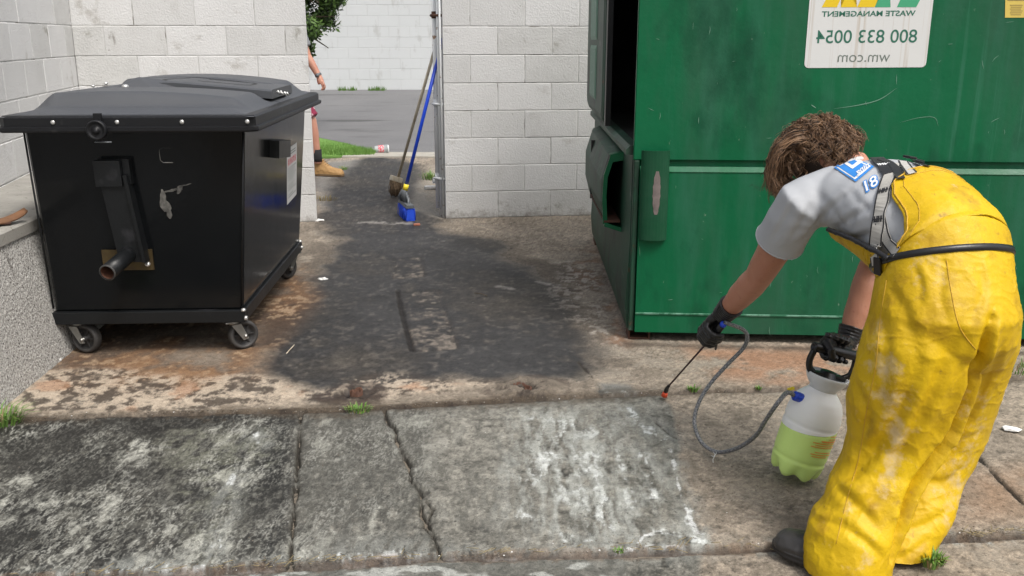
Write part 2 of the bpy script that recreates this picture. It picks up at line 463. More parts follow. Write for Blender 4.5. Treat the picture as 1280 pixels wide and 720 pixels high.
M['pvc_legs'] = mat('yellow_pvc_scuffed', (.64, .43, .002), .52, var=(.48, .295, .003), vscale=5, vfac=.6, spec=.35,
    spots=[((.33, .19, .006), 11, .53, .74, (1, 1, 1)), ((.30, .18, .012), 26, .64, .76, (1, 1, 1)), ((.14, .08, .02), 70, .71, .77, (1, 1, 1)), ((.46, .30, .02), 2.2, .50, .72, (1, 1, 1))], bump=.0045, bscale=20, rvar=.1, extra=_scuff)
M['seam'] = mat('pvc_seam', (.50, .30, .02), .6)
M['web_black'] = mat('black_webbing', (.016, .016, .018), .45)
M['web_white'] = mat('white_webbing', (.46, .45, .42), .75, var=(.36, .35, .32), vscale=12, bump=.0006, bscale=400)
M['nitrile'] = mat('black_nitrile', (.011, .011, .012), .35, bump=.0018, bscale=85, bstretch=(1, 1, 1.6), rvar=.08)
M['boot_black'] = mat('black_boot', (.018, .018, .019), .38, var=(.04, .037, .034), vscale=16, bump=.001, bscale=60)
M['boot_tan'] = mat('tan_leather', (.42, .25, .10), .7, var=(.33, .19, .07), vscale=12, bump=.002, bscale=60)
M['boot_sole'] = mat('tan_sole', (.16, .10, .05), .8)
M['sock'] = mat('black_sock', (.012, .012, .013), .9)
M['maroon'] = mat('maroon_cloth', (.22, .015, .05), .8, spots=[((.55, .40, .42), 24, .58, .62, (1, 1, 1))])
M['plastic_black'] = mat('black_plastic', (.012, .012, .013), .34, bump=.0004, bscale=200)
M['plastic_white'] = mat('white_plastic', (.66, .68, .68), .42)
M['plastic_blue'] = mat('blue_plastic', (.006, .05, .50), .35)
M['plastic_red'] = mat('orange_red_plastic', (.75, .09, .035), .4)
M['plastic_yellow'] = mat('yellow_plastic', (.80, .62, .03), .4)
M['hose'] = mat('braided_hose', (.045, .05, .055), .3, var=(.22, .23, .25), vscale=300, vfac=.2, stretch=(1, 1, 1))
M['wand'] = mat('wand_tube', (.035, .010, .010), .35)
M['orange_print'] = mat('orange_print', (.75, .22, .02), .5)
M['wood'] = mat('weathered_wood', (.72, .66, .52), .8, var=(.33, .27, .19), vscale=20, stretch=(1, 1, .1))
M['bristle_tan'] = mat('tan_bristle', (.30, .21, .12), .9, var=(.09, .06, .04), vscale=40, bump=.004, bscale=120)
M['bristle_blue'] = mat('blue_bristle', (.01, .07, .62), .6, bump=.004, bscale=150)
M['grey_plastic'] = mat('grey_plastic', (.10, .11, .12), .45)
M['gate_paint'] = mat('white_gate_paint', (.70, .72, .72), .5, spots=[((.25, .16, .10), 18, .62, .68, (1, 1, 1))])
M['bark'] = mat('bark', (.10, .075, .05), .9, bump=.01, bscale=30)
M['leaf'] = mat('leaf_green', (.055, .115, .022), .6, var=(.10, .18, .035), vscale=5, vfac=.5)
M['leaf_dark'] = mat('leaf_dark', (.022, .045, .012), .7)
M['grass'] = mat('grass_green', (.085, .20, .03), .6, var=(.15, .27, .05), vscale=14)
M['grass_dry'] = mat('dry_grass', (.30, .24, .12), .8, var=(.2, .16, .08), vscale=20)
M['paper'] = mat('white_paper', (.70, .70, .68), .8)
M['brown_leaf'] = mat('brown_wood_piece', (.20, .095, .045), .8, var=(.12, .06, .03), vscale=20, bump=.002)
M['brick_bit'] = mat('brick_bit', (.35, .13, .08), .8)
M['grit'] = mat('grit', (.25, .22, .18), .9, var=(.08, .065, .05), vscale=9)

def transl(name, col, alpha_mix, rough=.35, tr=.5):
    m = bpy.data.materials.new(name); m.use_nodes = True
    N = m.node_tree.nodes; L = m.node_tree.links
    p = N['Principled BSDF']; p.inputs['Base Color'].default_value = (*col, 1); p.inputs['Roughness'].default_value = rough
    t = N.new('ShaderNodeBsdfTranslucent'); t.inputs['Color'].default_value = (*col, 1)
    x = N.new('ShaderNodeMixShader'); x.inputs[0].default_value = tr
    L.new(p.outputs[0], x.inputs[1]); L.new(t.outputs[0], x.inputs[2])
    tp = N.new('ShaderNodeBsdfTransparent'); tp.inputs['Color'].default_value = (.96, .98, .96, 1)
    y = N.new('ShaderNodeMixShader'); y.inputs[0].default_value = alpha_mix
    L.new(x.outputs[0], y.inputs[1]); L.new(tp.outputs[0], y.inputs[2])
    L.new(y.outputs[0], N['Material Output'].inputs['Surface'])
    return m
M['tank'] = transl('milky_tank_plastic', (.97, .98, .97), .07, .35, .05)
M['liquid'] = transl('green_liquid', (.72, .96, .22), .0, .25, .03)
M['tank_wet'] = transl('milky_tank_plastic_wet', (.98, 1, .92), .88, .3, .05)
M['cup_clear'] = transl('clear_cup_plastic', (.8, .82, .84), .5, .2, .3)

def text_mesh(body, size, matl, name, parent, M4, mirror=True, bold=0.0, extrude=.0006, spacing=1.0):
    """lettering laid in the local XY plane, then placed by matrix M4 (local to the parent)"""
    cu = bpy.data.curves.new(name, 'FONT'); cu.body = body; cu.size = size; cu.align_x = 'CENTER'; cu.align_y = 'CENTER'
    cu.offset = bold; cu.extrude = extrude; cu.space_character = spacing; cu.resolution_u = 6
    t = bpy.data.objects.new(name, cu); COL.objects.link(t)
    bpy.context.view_layer.update()
    me = bpy.data.meshes.new_from_object(t.evaluated_get(bpy.context.evaluated_depsgraph_get()))
    bpy.data.objects.remove(t); bpy.data.curves.remove(cu)
    if mirror:
        me.transform(Matrix.Scale(-1, 4, (1, 0, 0))); me.flip_normals()
    me.transform(M4)
    me.materials.clear(); me.materials.append(matl); me.name = name
    o = bpy.data.objects.new(name, me); COL.objects.link(o)
    if parent is not None: o.parent = parent
    return o

# ================================================================== GROUND
def dist_poly(X, Y, pts, closed=False):
    d = np.full(X.shape, 1e9)
    n = len(pts)
    for i in range(n if closed else n - 1):
        ax, ay = pts[i][0], pts[i][1]; bx, by = pts[(i + 1) % n][0], pts[(i + 1) % n][1]
        vx, vy = bx - ax, by - ay
        t = np.clip(((X - ax) * vx + (Y - ay) * vy) / (vx * vx + vy * vy + 1e-12), 0, 1)
        d = np.minimum(d, np.hypot(X - ax - t * vx, Y - ay - t * vy))
    return d

def inside(X, Y, pts):
    c = np.zeros(X.shape, bool); n = len(pts)
    for i in range(n):
        x1, y1 = pts[i][0], pts[i][1]; x2, y2 = pts[(i + 1) % n][0], pts[(i + 1) % n][1]
        if y1 == y2: continue
        k = ((y1 > Y) != (y2 > Y)) & (X < (x2 - x1) * (Y - y1) / (y2 - y1) + x1)
        c ^= k
    return c

def region(X, Y, px, soft, wob):
    """soft-edged stain whose outline is a polygon on the ground"""
    P = [gp(*q) for q in px]
    d = dist_poly(X, Y, P, True)
    sd_ = np.where(inside(X, Y, P), -d, d)
    return 1 - sstep(-soft, soft, sd_ + wob)

def line(X, Y, px, w, wob=0.0):
    return dist_poly(X, Y, [gp(*q) for q in px]) + wob

def build_ground():
    NX, NY = 1480, 860
    inv = np.linspace(1 / 1.15, 1 / 10.86, NY)
    ys = 1 / inv
    ss = np.linspace(-1, 1, NX)
    Yg = np.repeat(ys[:, None], NX, 1)
    Xg = ss[None, :] * (0.78 * Yg + 0.55)
    X = Xg.ravel(); Y = Yg.ravel()
    n_big = fbm2(X, Y, 1.6, 4, 1) - .5
    n_mid = fbm2(X, Y, 7, 5, 2) - .5
    n_fine = fbm2(X, Y, 34, 4, 3) - .5
    n_grain = fbm2(X, Y, 130, 2, 4) - .5
    wob = (n_mid * .16 + n_big * .25)
    wobf = (fbm2(X, Y, 16, 3, 9) - .5)
    seam_px = [(-300, 540), (0, 525), (100, 520), (240, 515), (375, 513), (480, 509), (560, 504), (640, 500), (720, 496), (800, 492), (870, 489), (960, 486), (1060, 483), (1280, 472), (1600, 460)]
    low_px = [(-200, 730), (0, 722), (150, 715), (320, 706), (430, 700), (540, 692), (640, 690), (760, 687), (860, 684), (960, 680), (1200, 668), (1280, 664), (1500, 655)]
    S = [gp(*q) for q in seam_px]; Lw = [gp(*q) for q in low_px]
    ysm = np.interp(X, [p.x for p in S], [p.y for p in S]) + wobf * .014
    ylo = np.interp(X, [p.x for p in Lw], [p.y for p in Lw]) + wobf * .016
    ds = Y - ysm; dl = Y - ylo
    upper = ds > 0; apron = (~upper) & (dl > 0)

    def lerp(c, col, m):
        m = np.clip(m, 0, 1)[:, None]
        return c * (1 - m) + np.array(col)[None, :] * m
    C = np.tile(np.array([[.232, .196, .154]]), (X.size, 1))
    rough = np.full(X.size, .85)
    C *= np.clip(1 + .7 * n_big + 1.0 * n_mid + 1.3 * n_fine + 1.0 * n_grain, .25, 2)[:, None]
    C = lerp(C, (.10, .085, .065), sstep(.08, .22, n_mid + .4 * n_fine) * .6)
    C = lerp(C, (.33, .29, .235), sstep(.10, .22, -n_mid - .5 * n_fine) * .5)
    z = n_fine * .0035 + n_mid * .006 + n_grain * .0014 + n_big * .008

    # ---- upper pad : tarry black walkway, rust and bare concrete
    u = upper.astype(float)
    tar = region(X, Y, [(395, 215), (470, 190), (520, 205), (525, 240), (548, 285), (620, 300), (668, 330), (700, 370), (735, 420), (752, 455), (735, 478), (640, 486), (560, 480), (480, 486), (420, 508), (380, 506), (362, 484), (318, 470), (325, 430), (350, 395), (385, 350), (420, 300), (400, 270)], .09, wob * 1.1)
    tar = np.maximum(tar, .92 * region(X, Y, [(398, 205), (500, 197), (532, 215), (520, 255), (535, 290), (430, 300), (420, 260)], .1, wob * .6))
    dens = np.clip(.98 + .5 * n_big + .2 * n_mid - .3 * np.clip(n_fine, 0, 1), .5, 1)
    tarcol = np.array([[.028, .0275, .0275]]) * np.clip(1 + .8 * n_mid + .7 * n_fine + 1.5 * n_big + .5 * n_grain, .3, 2.2)[:, None]
    tarcol = tarcol + (np.array([[.055, .048, .040]]) * sstep(.14, .28, n_fine + .5 * n_mid)[:, None] * .5)
    mt = (tar * dens * u)[:, None]
    C = C * (1 - mt) + tarcol * mt
    rough = np.where(tar * u > .5, .62, rough)
    # halo of half-washed dirt around the tar
    halo = region(X, Y, [(395, 215), (560, 290), (742, 330), (775, 440), (800, 490), (420, 505), (300, 480), (330, 350), (400, 280)], .2, wob * 1.3) * (1 - tar) * u
    C = lerp(C, (.075, .062, .050), halo * .8 * sstep(-.1, .12, n_mid + .1))
    # brown spill and rust under the black bin
    spill = region(X, Y, [(70, 450), (110, 405), (300, 380), (380, 330), (395, 372), (335, 440), (320, 478), (200, 490), (80, 490)], .10, wob * .9) * u
    C = lerp(C, (.085, .052, .033), spill * (.75 + n_mid))
    C = lerp(C, (.19, .105, .052), spill * sstep(-.04, .20, n_big * .5 + n_mid * .7 + .3 * n_fine + .04) * .75)
    C = lerp(C, (.36, .27, .18), spill * sstep(.16, .24, n_fine + .6 * n_mid) * .6)
    # pale scoured band in front of it
    band = region(X, Y, [(0, 500), (60, 465), (180, 462), (330, 468), (400, 485), (480, 470), (620, 472), (640, 485), (560, 497), (470, 505), (380, 508), (200, 512), (0, 520)], .05, wob * .8) * u
    bstk = fbm2(X, Y * 1.05, 24, 6, 88, .68) - .5
    C = lerp(C, (.40, .335, .26), band * sstep(-.06, .10, bstk + .5 * n_mid + .03) * .9)
    C = lerp(C, (.055, .042, .032), band * sstep(.04, .12, -bstk - .3 * n_mid) * .85)
    C = lerp(C, (.30, .165, .095), band * sstep(.08, .2, n_mid - .4 * n_big) * .6)
    C = lerp(C, (.22, .13, .072), region(X, Y, [(150, 440), (300, 440), (320, 480), (200, 490), (140, 480)], .12, wob) * u * sstep(-.05, .15, n_mid) * .6)
    # under and beside the green container
    C = lerp(C, (.30, .145, .075), region(X, Y, [(860, 435), (1110, 432), (1100, 470), (980, 482), (900, 474)], .12, wob * .9) * u * sstep(-.16, .12, n_mid + .3 * n_fine) * .62)
    C = lerp(C, (.21, .11, .06), region(X, Y, [(705, 315), (742, 300), (790, 430), (770, 440)], .06, wob * .5) * u * sstep(-.1, .1, n_mid) * .7)
    C = lerp(C, (.34, .31, .27), region(X, Y, [(700, 330), (740, 330), (778, 430), (730, 415), (695, 360)], .10, wob) * u * sstep(.03, .12, n_mid * .5 + n_fine) * .8)
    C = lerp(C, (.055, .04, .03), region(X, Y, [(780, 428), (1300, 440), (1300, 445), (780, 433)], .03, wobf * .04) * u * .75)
    # scattered pale scrapes on the tar
    for q, w in (([(622, 358), (640, 361)], .022), ([(672, 352), (692, 356)], .018), ([(545, 300), (556, 302)], .012), ([(690, 329), (716, 326)], .016), ([(452, 278), (508, 279)], .05), ([(400, 348), (408, 350)], .008)):
        d = line(X, Y, q, 0, wobf * .03)
        C = lerp(C, (.34, .32, .29), (1 - sstep(w * .3, w * 1.5, d)) * u * .6 * sstep(-.25, .1, n_fine))
    # concrete patches beside the passage
    C = lerp(C, (.32, .29, .24), region(X, Y, [(516, 262), (520, 232), (548, 205), (552, 272)], .06, wob * .4) * u * .6)
    C = lerp(C, (.27, .26, .24), region(X, Y, [(395, 250), (395, 205), (450, 197), (430, 215), (410, 225), (404, 262)], .12, wob * .5) * u * .6)
    # trench patches cut in the walkway
    for q in ([(500, 366), (548, 362), (572, 436), (518, 440)], [(490, 324), (526, 322), (530, 346), (492, 349)]):
        P = [gp(*a) for a in q]
        ins = inside(X, Y, P); dd = dist_poly(X, Y, P, True)
        e = 1 - sstep(.006, .022, dd + wobf * .03)
        C = lerp(C, (.11, .095, .08), ins * .6 * sstep(-.08, .06, n_fine + .8 * n_mid)); z = z - ins * .003 - e * .003
        C = lerp(C, (.035, .028, .022), e * .4 * sstep(-.1, .1, n_mid))
        C = lerp(C, (.26, .22, .18), ins * sstep(.10, .2, n_fine + .4 * n_mid) * .35)
    d = line(X, Y, [(497, 364), (505, 400), (515, 437)], 0, wobf * .012)
    C = lerp(C, (.012, .010, .009), 1 - sstep(.006, .018, d)); z = z - .012 * (1 - sstep(.004, .018, d))
    # old post stubs grouted into the slab
    for (q, r, h) in (((660, 487), .17, .012), ((445, 492), .12, .006)):
        c = gp(*q); dd = np.hypot(X - c.x, (Y - c.y) * 1.15) + wobf * .03
        k = 1 - sstep(r * .45, r, dd)
        z = z + k * h * u
        z = z + k * u * (n_mid * .03 + n_fine * .02)
        C = lerp(C, (.12, .10, .08), k * .7 * u * sstep(-.12, .08, n_fine + n_mid)); C = lerp(C, (.035, .026, .02), k * u * sstep(.0, .12, -n_fine - n_mid * .8) * .9); C = lerp(C, (.05, .035, .028), (1 - sstep(.0, .03, np.abs(dd - r * .95) + n_mid * .12)) * .55 * u)
        k2 = 1 - sstep(.012, .045, np.hypot((X - c.x + .02) * .8, (Y - c.y - .01) * 1.5) + wobf * .05)
        z = z - k2 * h * 1.2 * u; C = lerp(C, (.02, .014, .012), k2 * u * .95); z = z - k2 * .012 * u
    d = line(X, Y, [(722, 452), (735, 465), (748, 482), (752, 494)], 0, wobf * .02)
    C = lerp(C, (.03, .025, .02), (1 - sstep(.003, .009, d)) * u); z = z - .006 * (1 - sstep(.002, .01, d)) * u
    C = lerp(C, (.15, .16, .155), region(X, Y, [(745, 478), (790, 482), (795, 492), (750, 494)], .03, wobf * .06) * u * .8)

    # ---- apron slabs
    a = (~upper).astype(float)
    grey = region(X, Y, [(-400, 500), (812, 480), (838, 505), (848, 560), (855, 610), (880, 672), (870, 740), (-400, 900)], .012, wobf * .02 + n_mid * .03) * a
    gcol = np.array([[.150, .143, .122]]) * np.clip(1 + .7 * n_big + .9 * n_mid + 1.4 * n_fine + 1.2 * n_grain, .25, 2)[:, None]
    C = C * (1 - grey[:, None]) + gcol * grey[:, None]
    rough = np.where(grey > .5, .6, rough)
    dark = region(X, Y, [(-500, 500), (372, 505), (364, 740), (-600, 900)], .05, n_mid * .1) * a
    mossy = np.clip(dark * (.72 + 1.2 * n_big), 0, 1)
    crust = fbm2(X * 1.5 + .02 * wobf, Y * .55, 30, 5, 77, .66, .06) - .5
    C = lerp(C, (.024, .024, .022), mossy * sstep(-.10, .07, -n_mid * .4 + n_big * .3 + .6 * crust + .17))
    C = lerp(C, (.21, .205, .175), dark * sstep(.10, .18, crust + .3 * n_mid + .1 * n_big) * .55)
    mid = region(X, Y, [(372, 505), (540, 500), (552, 700), (362, 710)], .06, n_mid * .1) * a
    C = lerp(C, (.085, .083, .072), mid * .75 * sstep(-.10, .10, n_big + n_mid * .5 + crust * .7 + .03))
    C = lerp(C, (.07, .068, .058), grey * (1 - dark) * sstep(.02, .12, crust + .5 * n_mid) * .55)
    C = C * (1 - .42 * dark - .14 * mid * (1 - dark))[:, None]
    # lime runs: streaks that follow the fall of the slab
    st = fbm2(X * 1.0 + wobf * .05, Y * .30, 15, 4, 21, .5, .03)
    st2 = fbm2(X + wobf * .04, Y * .3, 40, 4, 22, .55, .03)
    run = sstep(.56, .72, st * .62 + st2 * .38 + n_fine * .14)
    C = lerp(C, (.33, .33, .29), run * dark * .85 * sstep(-.10, .12, n_mid + n_big + .04))
    C = lerp(C, (.30, .30, .26), run * mid * .5)
    C = lerp(C, (.36, .35, .31), run * grey * (1 - dark) * (1 - mid) * .35)
    C = lerp(C, (.20, .205, .155), region(X, Y, [(215, 535), (330, 530), (345, 565), (300, 600), (285, 700), (240, 720), (225, 600), (190, 560)], .07, n_mid * .2) * a * .35 * sstep(-.1, .1, n_fine + n_mid * .5))
    C = lerp(C, (.020, .019, .017), region(X, Y, [(-400, 512), (372, 503), (400, 514), (200, 538), (-400, 560)], .03, wobf * .06 + n_mid * .1) * a * .85)
    vein = 1 - np.abs(2 * fbm2(X + wobf * .03, Y * .30, 34, 4, 91, .6, .04) - 1)
    vein2 = 1 - np.abs(2 * fbm2(X + wobf * .02, Y * .42, 75, 4, 92, .6, .04) - 1)
    vp = sstep(-.14, .20, n_mid * .6 + n_big * .6 + .5 * (st - .5))
    C = lerp(C, (.40, .40, .36), a * (dark * .9 + mid * .6 + grey * .25) * sstep(.92, .985, vein) * vp * .45)
    C = lerp(C, (.34, .34, .30), a * (dark * .8 + mid * .6 + grey * .35) * sstep(.84, .98, vein2) * (.35 + .65 * vp) * .38)
    C = lerp(C, (.022, .021, .019), a * (dark + mid * .5) * sstep(.90, .98, 1 - np.abs(2 * fbm2(X, Y * .6, 40, 3, 93) - 1)) * .6)
    # wet fresh foam
    foam = [([(690, 522), (728, 530), (745, 542), (722, 545), (698, 556), (672, 574), (665, 600)], .022), ([(668, 520), (684, 545), (700, 585), (706, 640), (713, 684)], .010),
            ([(708, 530), (690, 560), (680, 590)], .020), ([(722, 548), (725, 600), (737, 672)], .008), ([(738, 560), (746, 600), (756, 640), (768, 682)], .008), ([(770, 560), (783, 600), (792, 640)], .008),
            ([(805, 565), (815, 605), (819, 618)], .008), ([(843, 580), (850, 615), (866, 652), (878, 674)], .006), ([(878, 674), (850, 682), (800, 679), (770, 685)], .010),
            ([(800, 668), (830, 661), (860, 668), (874, 674)], .008), ([(430, 698), (470, 695), (505, 689), (520, 690)], .018), ([(560, 692), (640, 690)], .006), ([(755, 620), (748, 645), (765, 660)], .012),
            ([(290, 592), (284, 618), (280, 640)], .008), ([(275, 655), (268, 700)], .005), ([(318, 540), (321, 552)], .008), ([(155, 712), (250, 706)], .010), ([(300, 712), (340, 708)], .010), ([(785, 510), (800, 530), (830, 545)], .012), ([(60, 715), (200, 716)], .006), ([(655, 640), (675, 650)], .02), ([(940, 683), (1000, 680)], .003), ([(1180, 671), (1280, 667)], .006)]
    br = fbm2(X * 1.25 + wobf * .03, Y * .26, 44, 5, 33, .64, .03); br2 = fbm2(X, Y, 75, 3, 34)
    for q, w in foam:
        d = line(X, Y, q, 0, wobf * .055 + n_fine * .02)
        g1 = np.exp(-(d / (w * 1.7)) ** 2); g2 = np.exp(-(d / (w * 4.5 + .012)) ** 2)
        C = lerp(C, (.30, .31, .285), g2 * .45 * a * sstep(.32, .6, br)); C = lerp(C, (.56, .58, .57), a * .85 * sstep(.62, 1.15, g1 * .62 + (br - .5) * 1.6 + (br2 - .5) * .9 + .16) * sstep(.1, .5, g1))
    for q, w in (([(838, 560), (845, 590), (852, 620), (866, 652), (878, 676)], .0035), ([(878, 676), (850, 680), (820, 677), (800, 681), (770, 684)], .0035), ([(798, 676), (806, 667), (832, 661), (856, 668), (866, 678)], .0045), ([(428, 699), (470, 695), (498, 690), (520, 689)], .008), ([(560, 692), (600, 691), (646, 689)], .0035), ([(150, 714), (250, 708)], .006), ([(300, 709), (340, 706)], .006)):
        d = line(X, Y, q, 0, wobf * .018 + n_fine * .014 + n_grain * .006)
        C = lerp(C, (.60, .61, .60), (1 - sstep(w * .5, w * 1.6, d)) * sstep(-.22, .05, n_fine + n_mid) * .9)
    C = lerp(C, (.36, .37, .34), region(X, Y, [(640, 512), (760, 512), (800, 560), (830, 610), (850, 672), (640, 684), (625, 600)], .08, n_mid * .2) * a * sstep(.50, .68, br) * .42)
    # warm dry slab on the right
    C = lerp(C, (.28, .17, .10), region(X, Y, [(1190, 590), (1300, 580), (1300, 650), (1200, 655)], .10, wob * .6) * a * sstep(-.15, .12, n_mid) * .55)
    C = lerp(C, (.33, .28, .22), region(X, Y, [(900, 600), (1010, 585), (1020, 600), (905, 612)], .02, wobf * .05) * a * .35)
    C = lerp(C, (.12, .10, .08), region(X, Y, [(975, 640), (1010, 640), (1010, 670), (985, 670)], .03, wobf * .06) * a * .6)
    # gutter strip below the lower joint
    g = (dl < 0).astype(float)
    C = lerp(C, (.10, .10, .088), g * region(X, Y, [(-400, 690), (770, 680), (800, 800), (-400, 900)], .06, n_mid * .1) * .65)
    C = lerp(C, (.42, .43, .40), g * sstep(.58, .68, fbm2(X * .6, Y * 1.5, 20, 3, 41)) * .6 * (X < .3))
    # ---- joints and cracks
    dsn = np.abs(ds + .002)
    j = 1 - sstep(.006, .020, dsn)
    wl_ = .5 + .5 * sstep(.3, .7, fbm2(X, Y, 5, 3, 51))
    z = z - .016 * (1 - sstep(.004, .014, dsn)) * wl_
    C = lerp(C, (.030, .022, .016), (1 - sstep(.008, .030, dsn + wobf * .02)) * wl_)
    C = lerp(C, (.06, .045, .03), (1 - sstep(.02, .085, dsn + n_mid * .12)) * .6 * sstep(-.05, .12, n_big + n_fine))
    lip = sstep(0, .02, -ds) * (1 - sstep(.02, .08, -ds))
    z = z - .006 * a
    dln = np.abs(dl)
    z = z - .018 * (1 - sstep(.005, .018, dln)) - .010 * g
    C = lerp(C, (.05, .035, .025), (1 - sstep(.006, .022, dln + wobf * .02)) * .85)
    C = lerp(C, (.14, .09, .055), (1 - sstep(.004, .018, np.abs(dln - .015) + wobf * .01)) * sstep(0, .1, n_fine) * .35)
    for q, w, dp in (([(376, 514), (370, 600), (362, 704)], .0045, .02), ([(480, 510), (484, 524), (494, 534), (498, 556), (510, 578), (514, 598), (526, 612), (527, 640), (541, 662), (550, 692)], .0055, .022), ([(524, 612), (541, 634), (530, 655), (541, 668)], .0045, .014), ([(497, 552), (505, 566), (512, 582)], .004, .01),
                     ([(806, 512), (822, 528), (836, 540), (846, 546)], .0025, .004), ([(1222, 568), (1250, 597), (1285, 632)], .005, .010), ([(810, 450), (812, 452)], .002, .001)):
        d = line(X, Y, q, 0, wobf * .020) + np.abs(n_fine) * .010 + n_grain * .003
        k = 1 - sstep(w * .5, w * 1.5, d)
        z = z - dp * k; C = lerp(C, (.02, .016, .012), k * .95)
        C = lerp(C, (.06, .055, .045), (1 - sstep(w, w * 5, d)) * .35)
        z = z - .003 * (1 - sstep(w, w * 4, d))
    C = np.clip(C, .008, .8)
    # far edge joins the road and banks
    V = np.stack([X, Y, z], 1)
    idx = np.arange(NX * NY).reshape(NY, NX)
    Fq = np.stack([idx[:-1, :-1].ravel(), idx[:-1, 1:].ravel(), idx[1:, 1:].ravel(), idx[1:, :-1].ravel()], 1)
    me = bpy.data.meshes.new('pavement')
    me.vertices.add(len(V)); me.vertices.foreach_set('co', V.ravel())
    me.loops.add(Fq.size); me.loops.foreach_set('vertex_index', Fq.ravel())
    me.polygons.add(len(Fq)); me.polygons.foreach_set('loop_start', np.arange(0, Fq.size, 4)); me.polygons.foreach_set('loop_total', np.full(len(Fq), 4))
    me.update(calc_edges=True)
    me.polygons.foreach_set('use_smooth', np.ones(len(Fq), bool))
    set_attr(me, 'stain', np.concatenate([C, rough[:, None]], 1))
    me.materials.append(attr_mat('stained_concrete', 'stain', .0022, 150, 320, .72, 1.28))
    o = bpy.data.objects.new('pavement', me); COL.objects.link(o)
    tag(o, kind='structure')
build_ground()

g_ = MB(); g_.add([(-300, -300, -.028), (300, -300, -.028), (300, 10.8, -.028), (-300, 10.8, -.028)], [(0, 1, 2, 3)])
tag(g_.build('ground', mat('plain_concrete', (.20, .17, .13), .9, var=(.14, .12, .095), vscale=3, spots=[((.08, .07, .055), 9, .56, .7, (1, 1, 1)), ((.30, .27, .22), 40, .6, .7, (1, 1, 1))], bump=.004, bscale=120)), kind='structure')
# road beyond the passage, rising gently to the far wall
r_ = MB()
rows = [(10.86, .002), (12, .03), (14, .12), (16.5, .24), (18.9, .352), (60, .5), (400, .5)]
vs = []
for (y, z) in rows:
    for k in range(41): vs.append((-60 + 3 * k, y, z))
fs = [(i * 41 + k, i * 41 + k + 1, (i + 1) * 41 + k + 1, (i + 1) * 41 + k) for i in range(len(rows) - 1) for k in range(40)]
r_.add(vs, fs, 0, True)
tag(r_.build('road', M['asphalt']), kind='structure')
t_ = MB(); a0, a1 = gp(440, 196), gp(560, 195)
t_.box(((a0.x + a1.x) / 2 + .15, 10.88, .006), (abs(a1.x - a0.x) + .5, .40, .03), 0, .006)
tag(t_.build('kerb_strip', mat('pale_kerb', (.42, .40, .35), .85, var=(.30, .28, .24), vscale=9, bump=.003)), kind='structure')

# ================================================================== BLOCK WALLS
WALL_DIR = Vector((.9934, .1145, 0)).normalized()
def block_wall(name, p0, p1, h, label, mats, th=.20, z0=0.0, first_half=True, seed=1, cap_top=True):
    """running-bond wall of 0.4064 x 0.2032 blocks from p0 to p1 (front face line), thickness goes to the left of p0->p1"""
    r = random.Random(seed)
    p0 = Vector((p0[0], p0[1], 0)); p1 = Vector((p1[0], p1[1], 0))
    d = (p1 - p0); Lh = d.length; d.normalize(); n = Vector((-d.y, d.x, 0))
    m = MB()
    BW, BH, g = .4064, .2032, .0024
    ch = .0034; sg = 1 if th > 0 else -1
    def blk(a, b, za, zb):
        a += g; b -= g; za += g; zb -= g
        if b - a < .02: return
        o = r.uniform(-.0012, .0012)
        def P(s, t, z): return p0 + d * s + n * t + Vector((0, 0, z + z0))
        F = [P(a + ch, o, za + ch), P(b - ch, o, za + ch), P(b - ch, o, zb - ch), P(a + ch, o, zb - ch)]
        E_ = [P(a, ch * sg + o, za), P(b, ch * sg + o, za), P(b, ch * sg + o, zb), P(a, ch * sg + o, zb)]
        G = [P(a, th - ch * sg, za), P(b, th - ch * sg, za), P(b, th - ch * sg, zb), P(a, th - ch * sg, zb)]
        H = [P(a + ch, th, za + ch), P(b - ch, th, za + ch), P(b - ch, th, zb - ch), P(a + ch, th, zb - ch)]
        q = [(0, 1, 2, 3), (15, 14, 13, 12)]
        for i in range(4):
            j = (i + 1) % 4
            q += [(i, 4 + i, 4 + j, j), (4 + i, 8 + i, 8 + j, 4 + j), (8 + i, 12 + i, 12 + j, 8 + j)]
        m.add(F + E_ + G + H, q, r.choice((0, 0, 2, 3, 3)) if len(mats) > 2 else 0)
    nc = int(round(h / BH))
    for c in range(nc):
        off = -BW / 2 if (c % 2 == (0 if not first_half else 1)) else 0
        s = off
        while s < Lh:
            blk(max(s, 0), min(s + BW, Lh), c * BH, (c + 1) * BH)
            s += BW
    # painted mortar, a few mm behind the faces
    q = .0030; qs = q * sg
    def P(s, t, z): return p0 + d * s + n * t + Vector((0, 0, z + z0))
    vs = [P(q, qs, .0), P(Lh - q, qs, .0), P(Lh - q, th - qs, .0), P(q, th - qs, .0)]
    hh = nc * BH - q
    vs += [v + Vector((0, 0, hh)) for v in vs]
    m.add(vs, [(0, 3, 2, 1), (4, 5, 6, 7), (0, 1, 5, 4), (1, 2, 6, 5), (2, 3, 7, 6), (3, 0, 4, 7)], 1)
    o = m.build(name, mats)
    tag(o, label, 'wall')
    return o
pA = Vector((-.511, 6.976, 0))
def wl_at(x): return Vector((x, 6.976 + .1153 * (x + .511), 0))
W2 = [M['paint_wall'], M['mortar'], M['paint_b'], M['paint_c']]
block_wall('block_wall', wl_at(-.511), wl_at(5.2), 2.4, 'stained white painted block wall the brooms lean beside, running behind the green container', W2, seed=2)
corner = Vector((-3.02, 6.55, 0)); lend = wl_at(-1.475)
dirL = (lend - corner).normalized()
block_wall('block_wall', corner, lend, 2.4, 'white painted block wall behind the black bin, ending at the passage', W2, first_half=False, seed=3)
dl_ = Vector((.213, -.977, 0))
block_wall('block_wall', corner - dl_ * .2 + Vector((.0, 0, 0)), corner + dl_ * 5.4, 2.4, 'white painted block side wall rising above the pebble-dashed ledge at the far left', W2, th=-.2, seed=4)
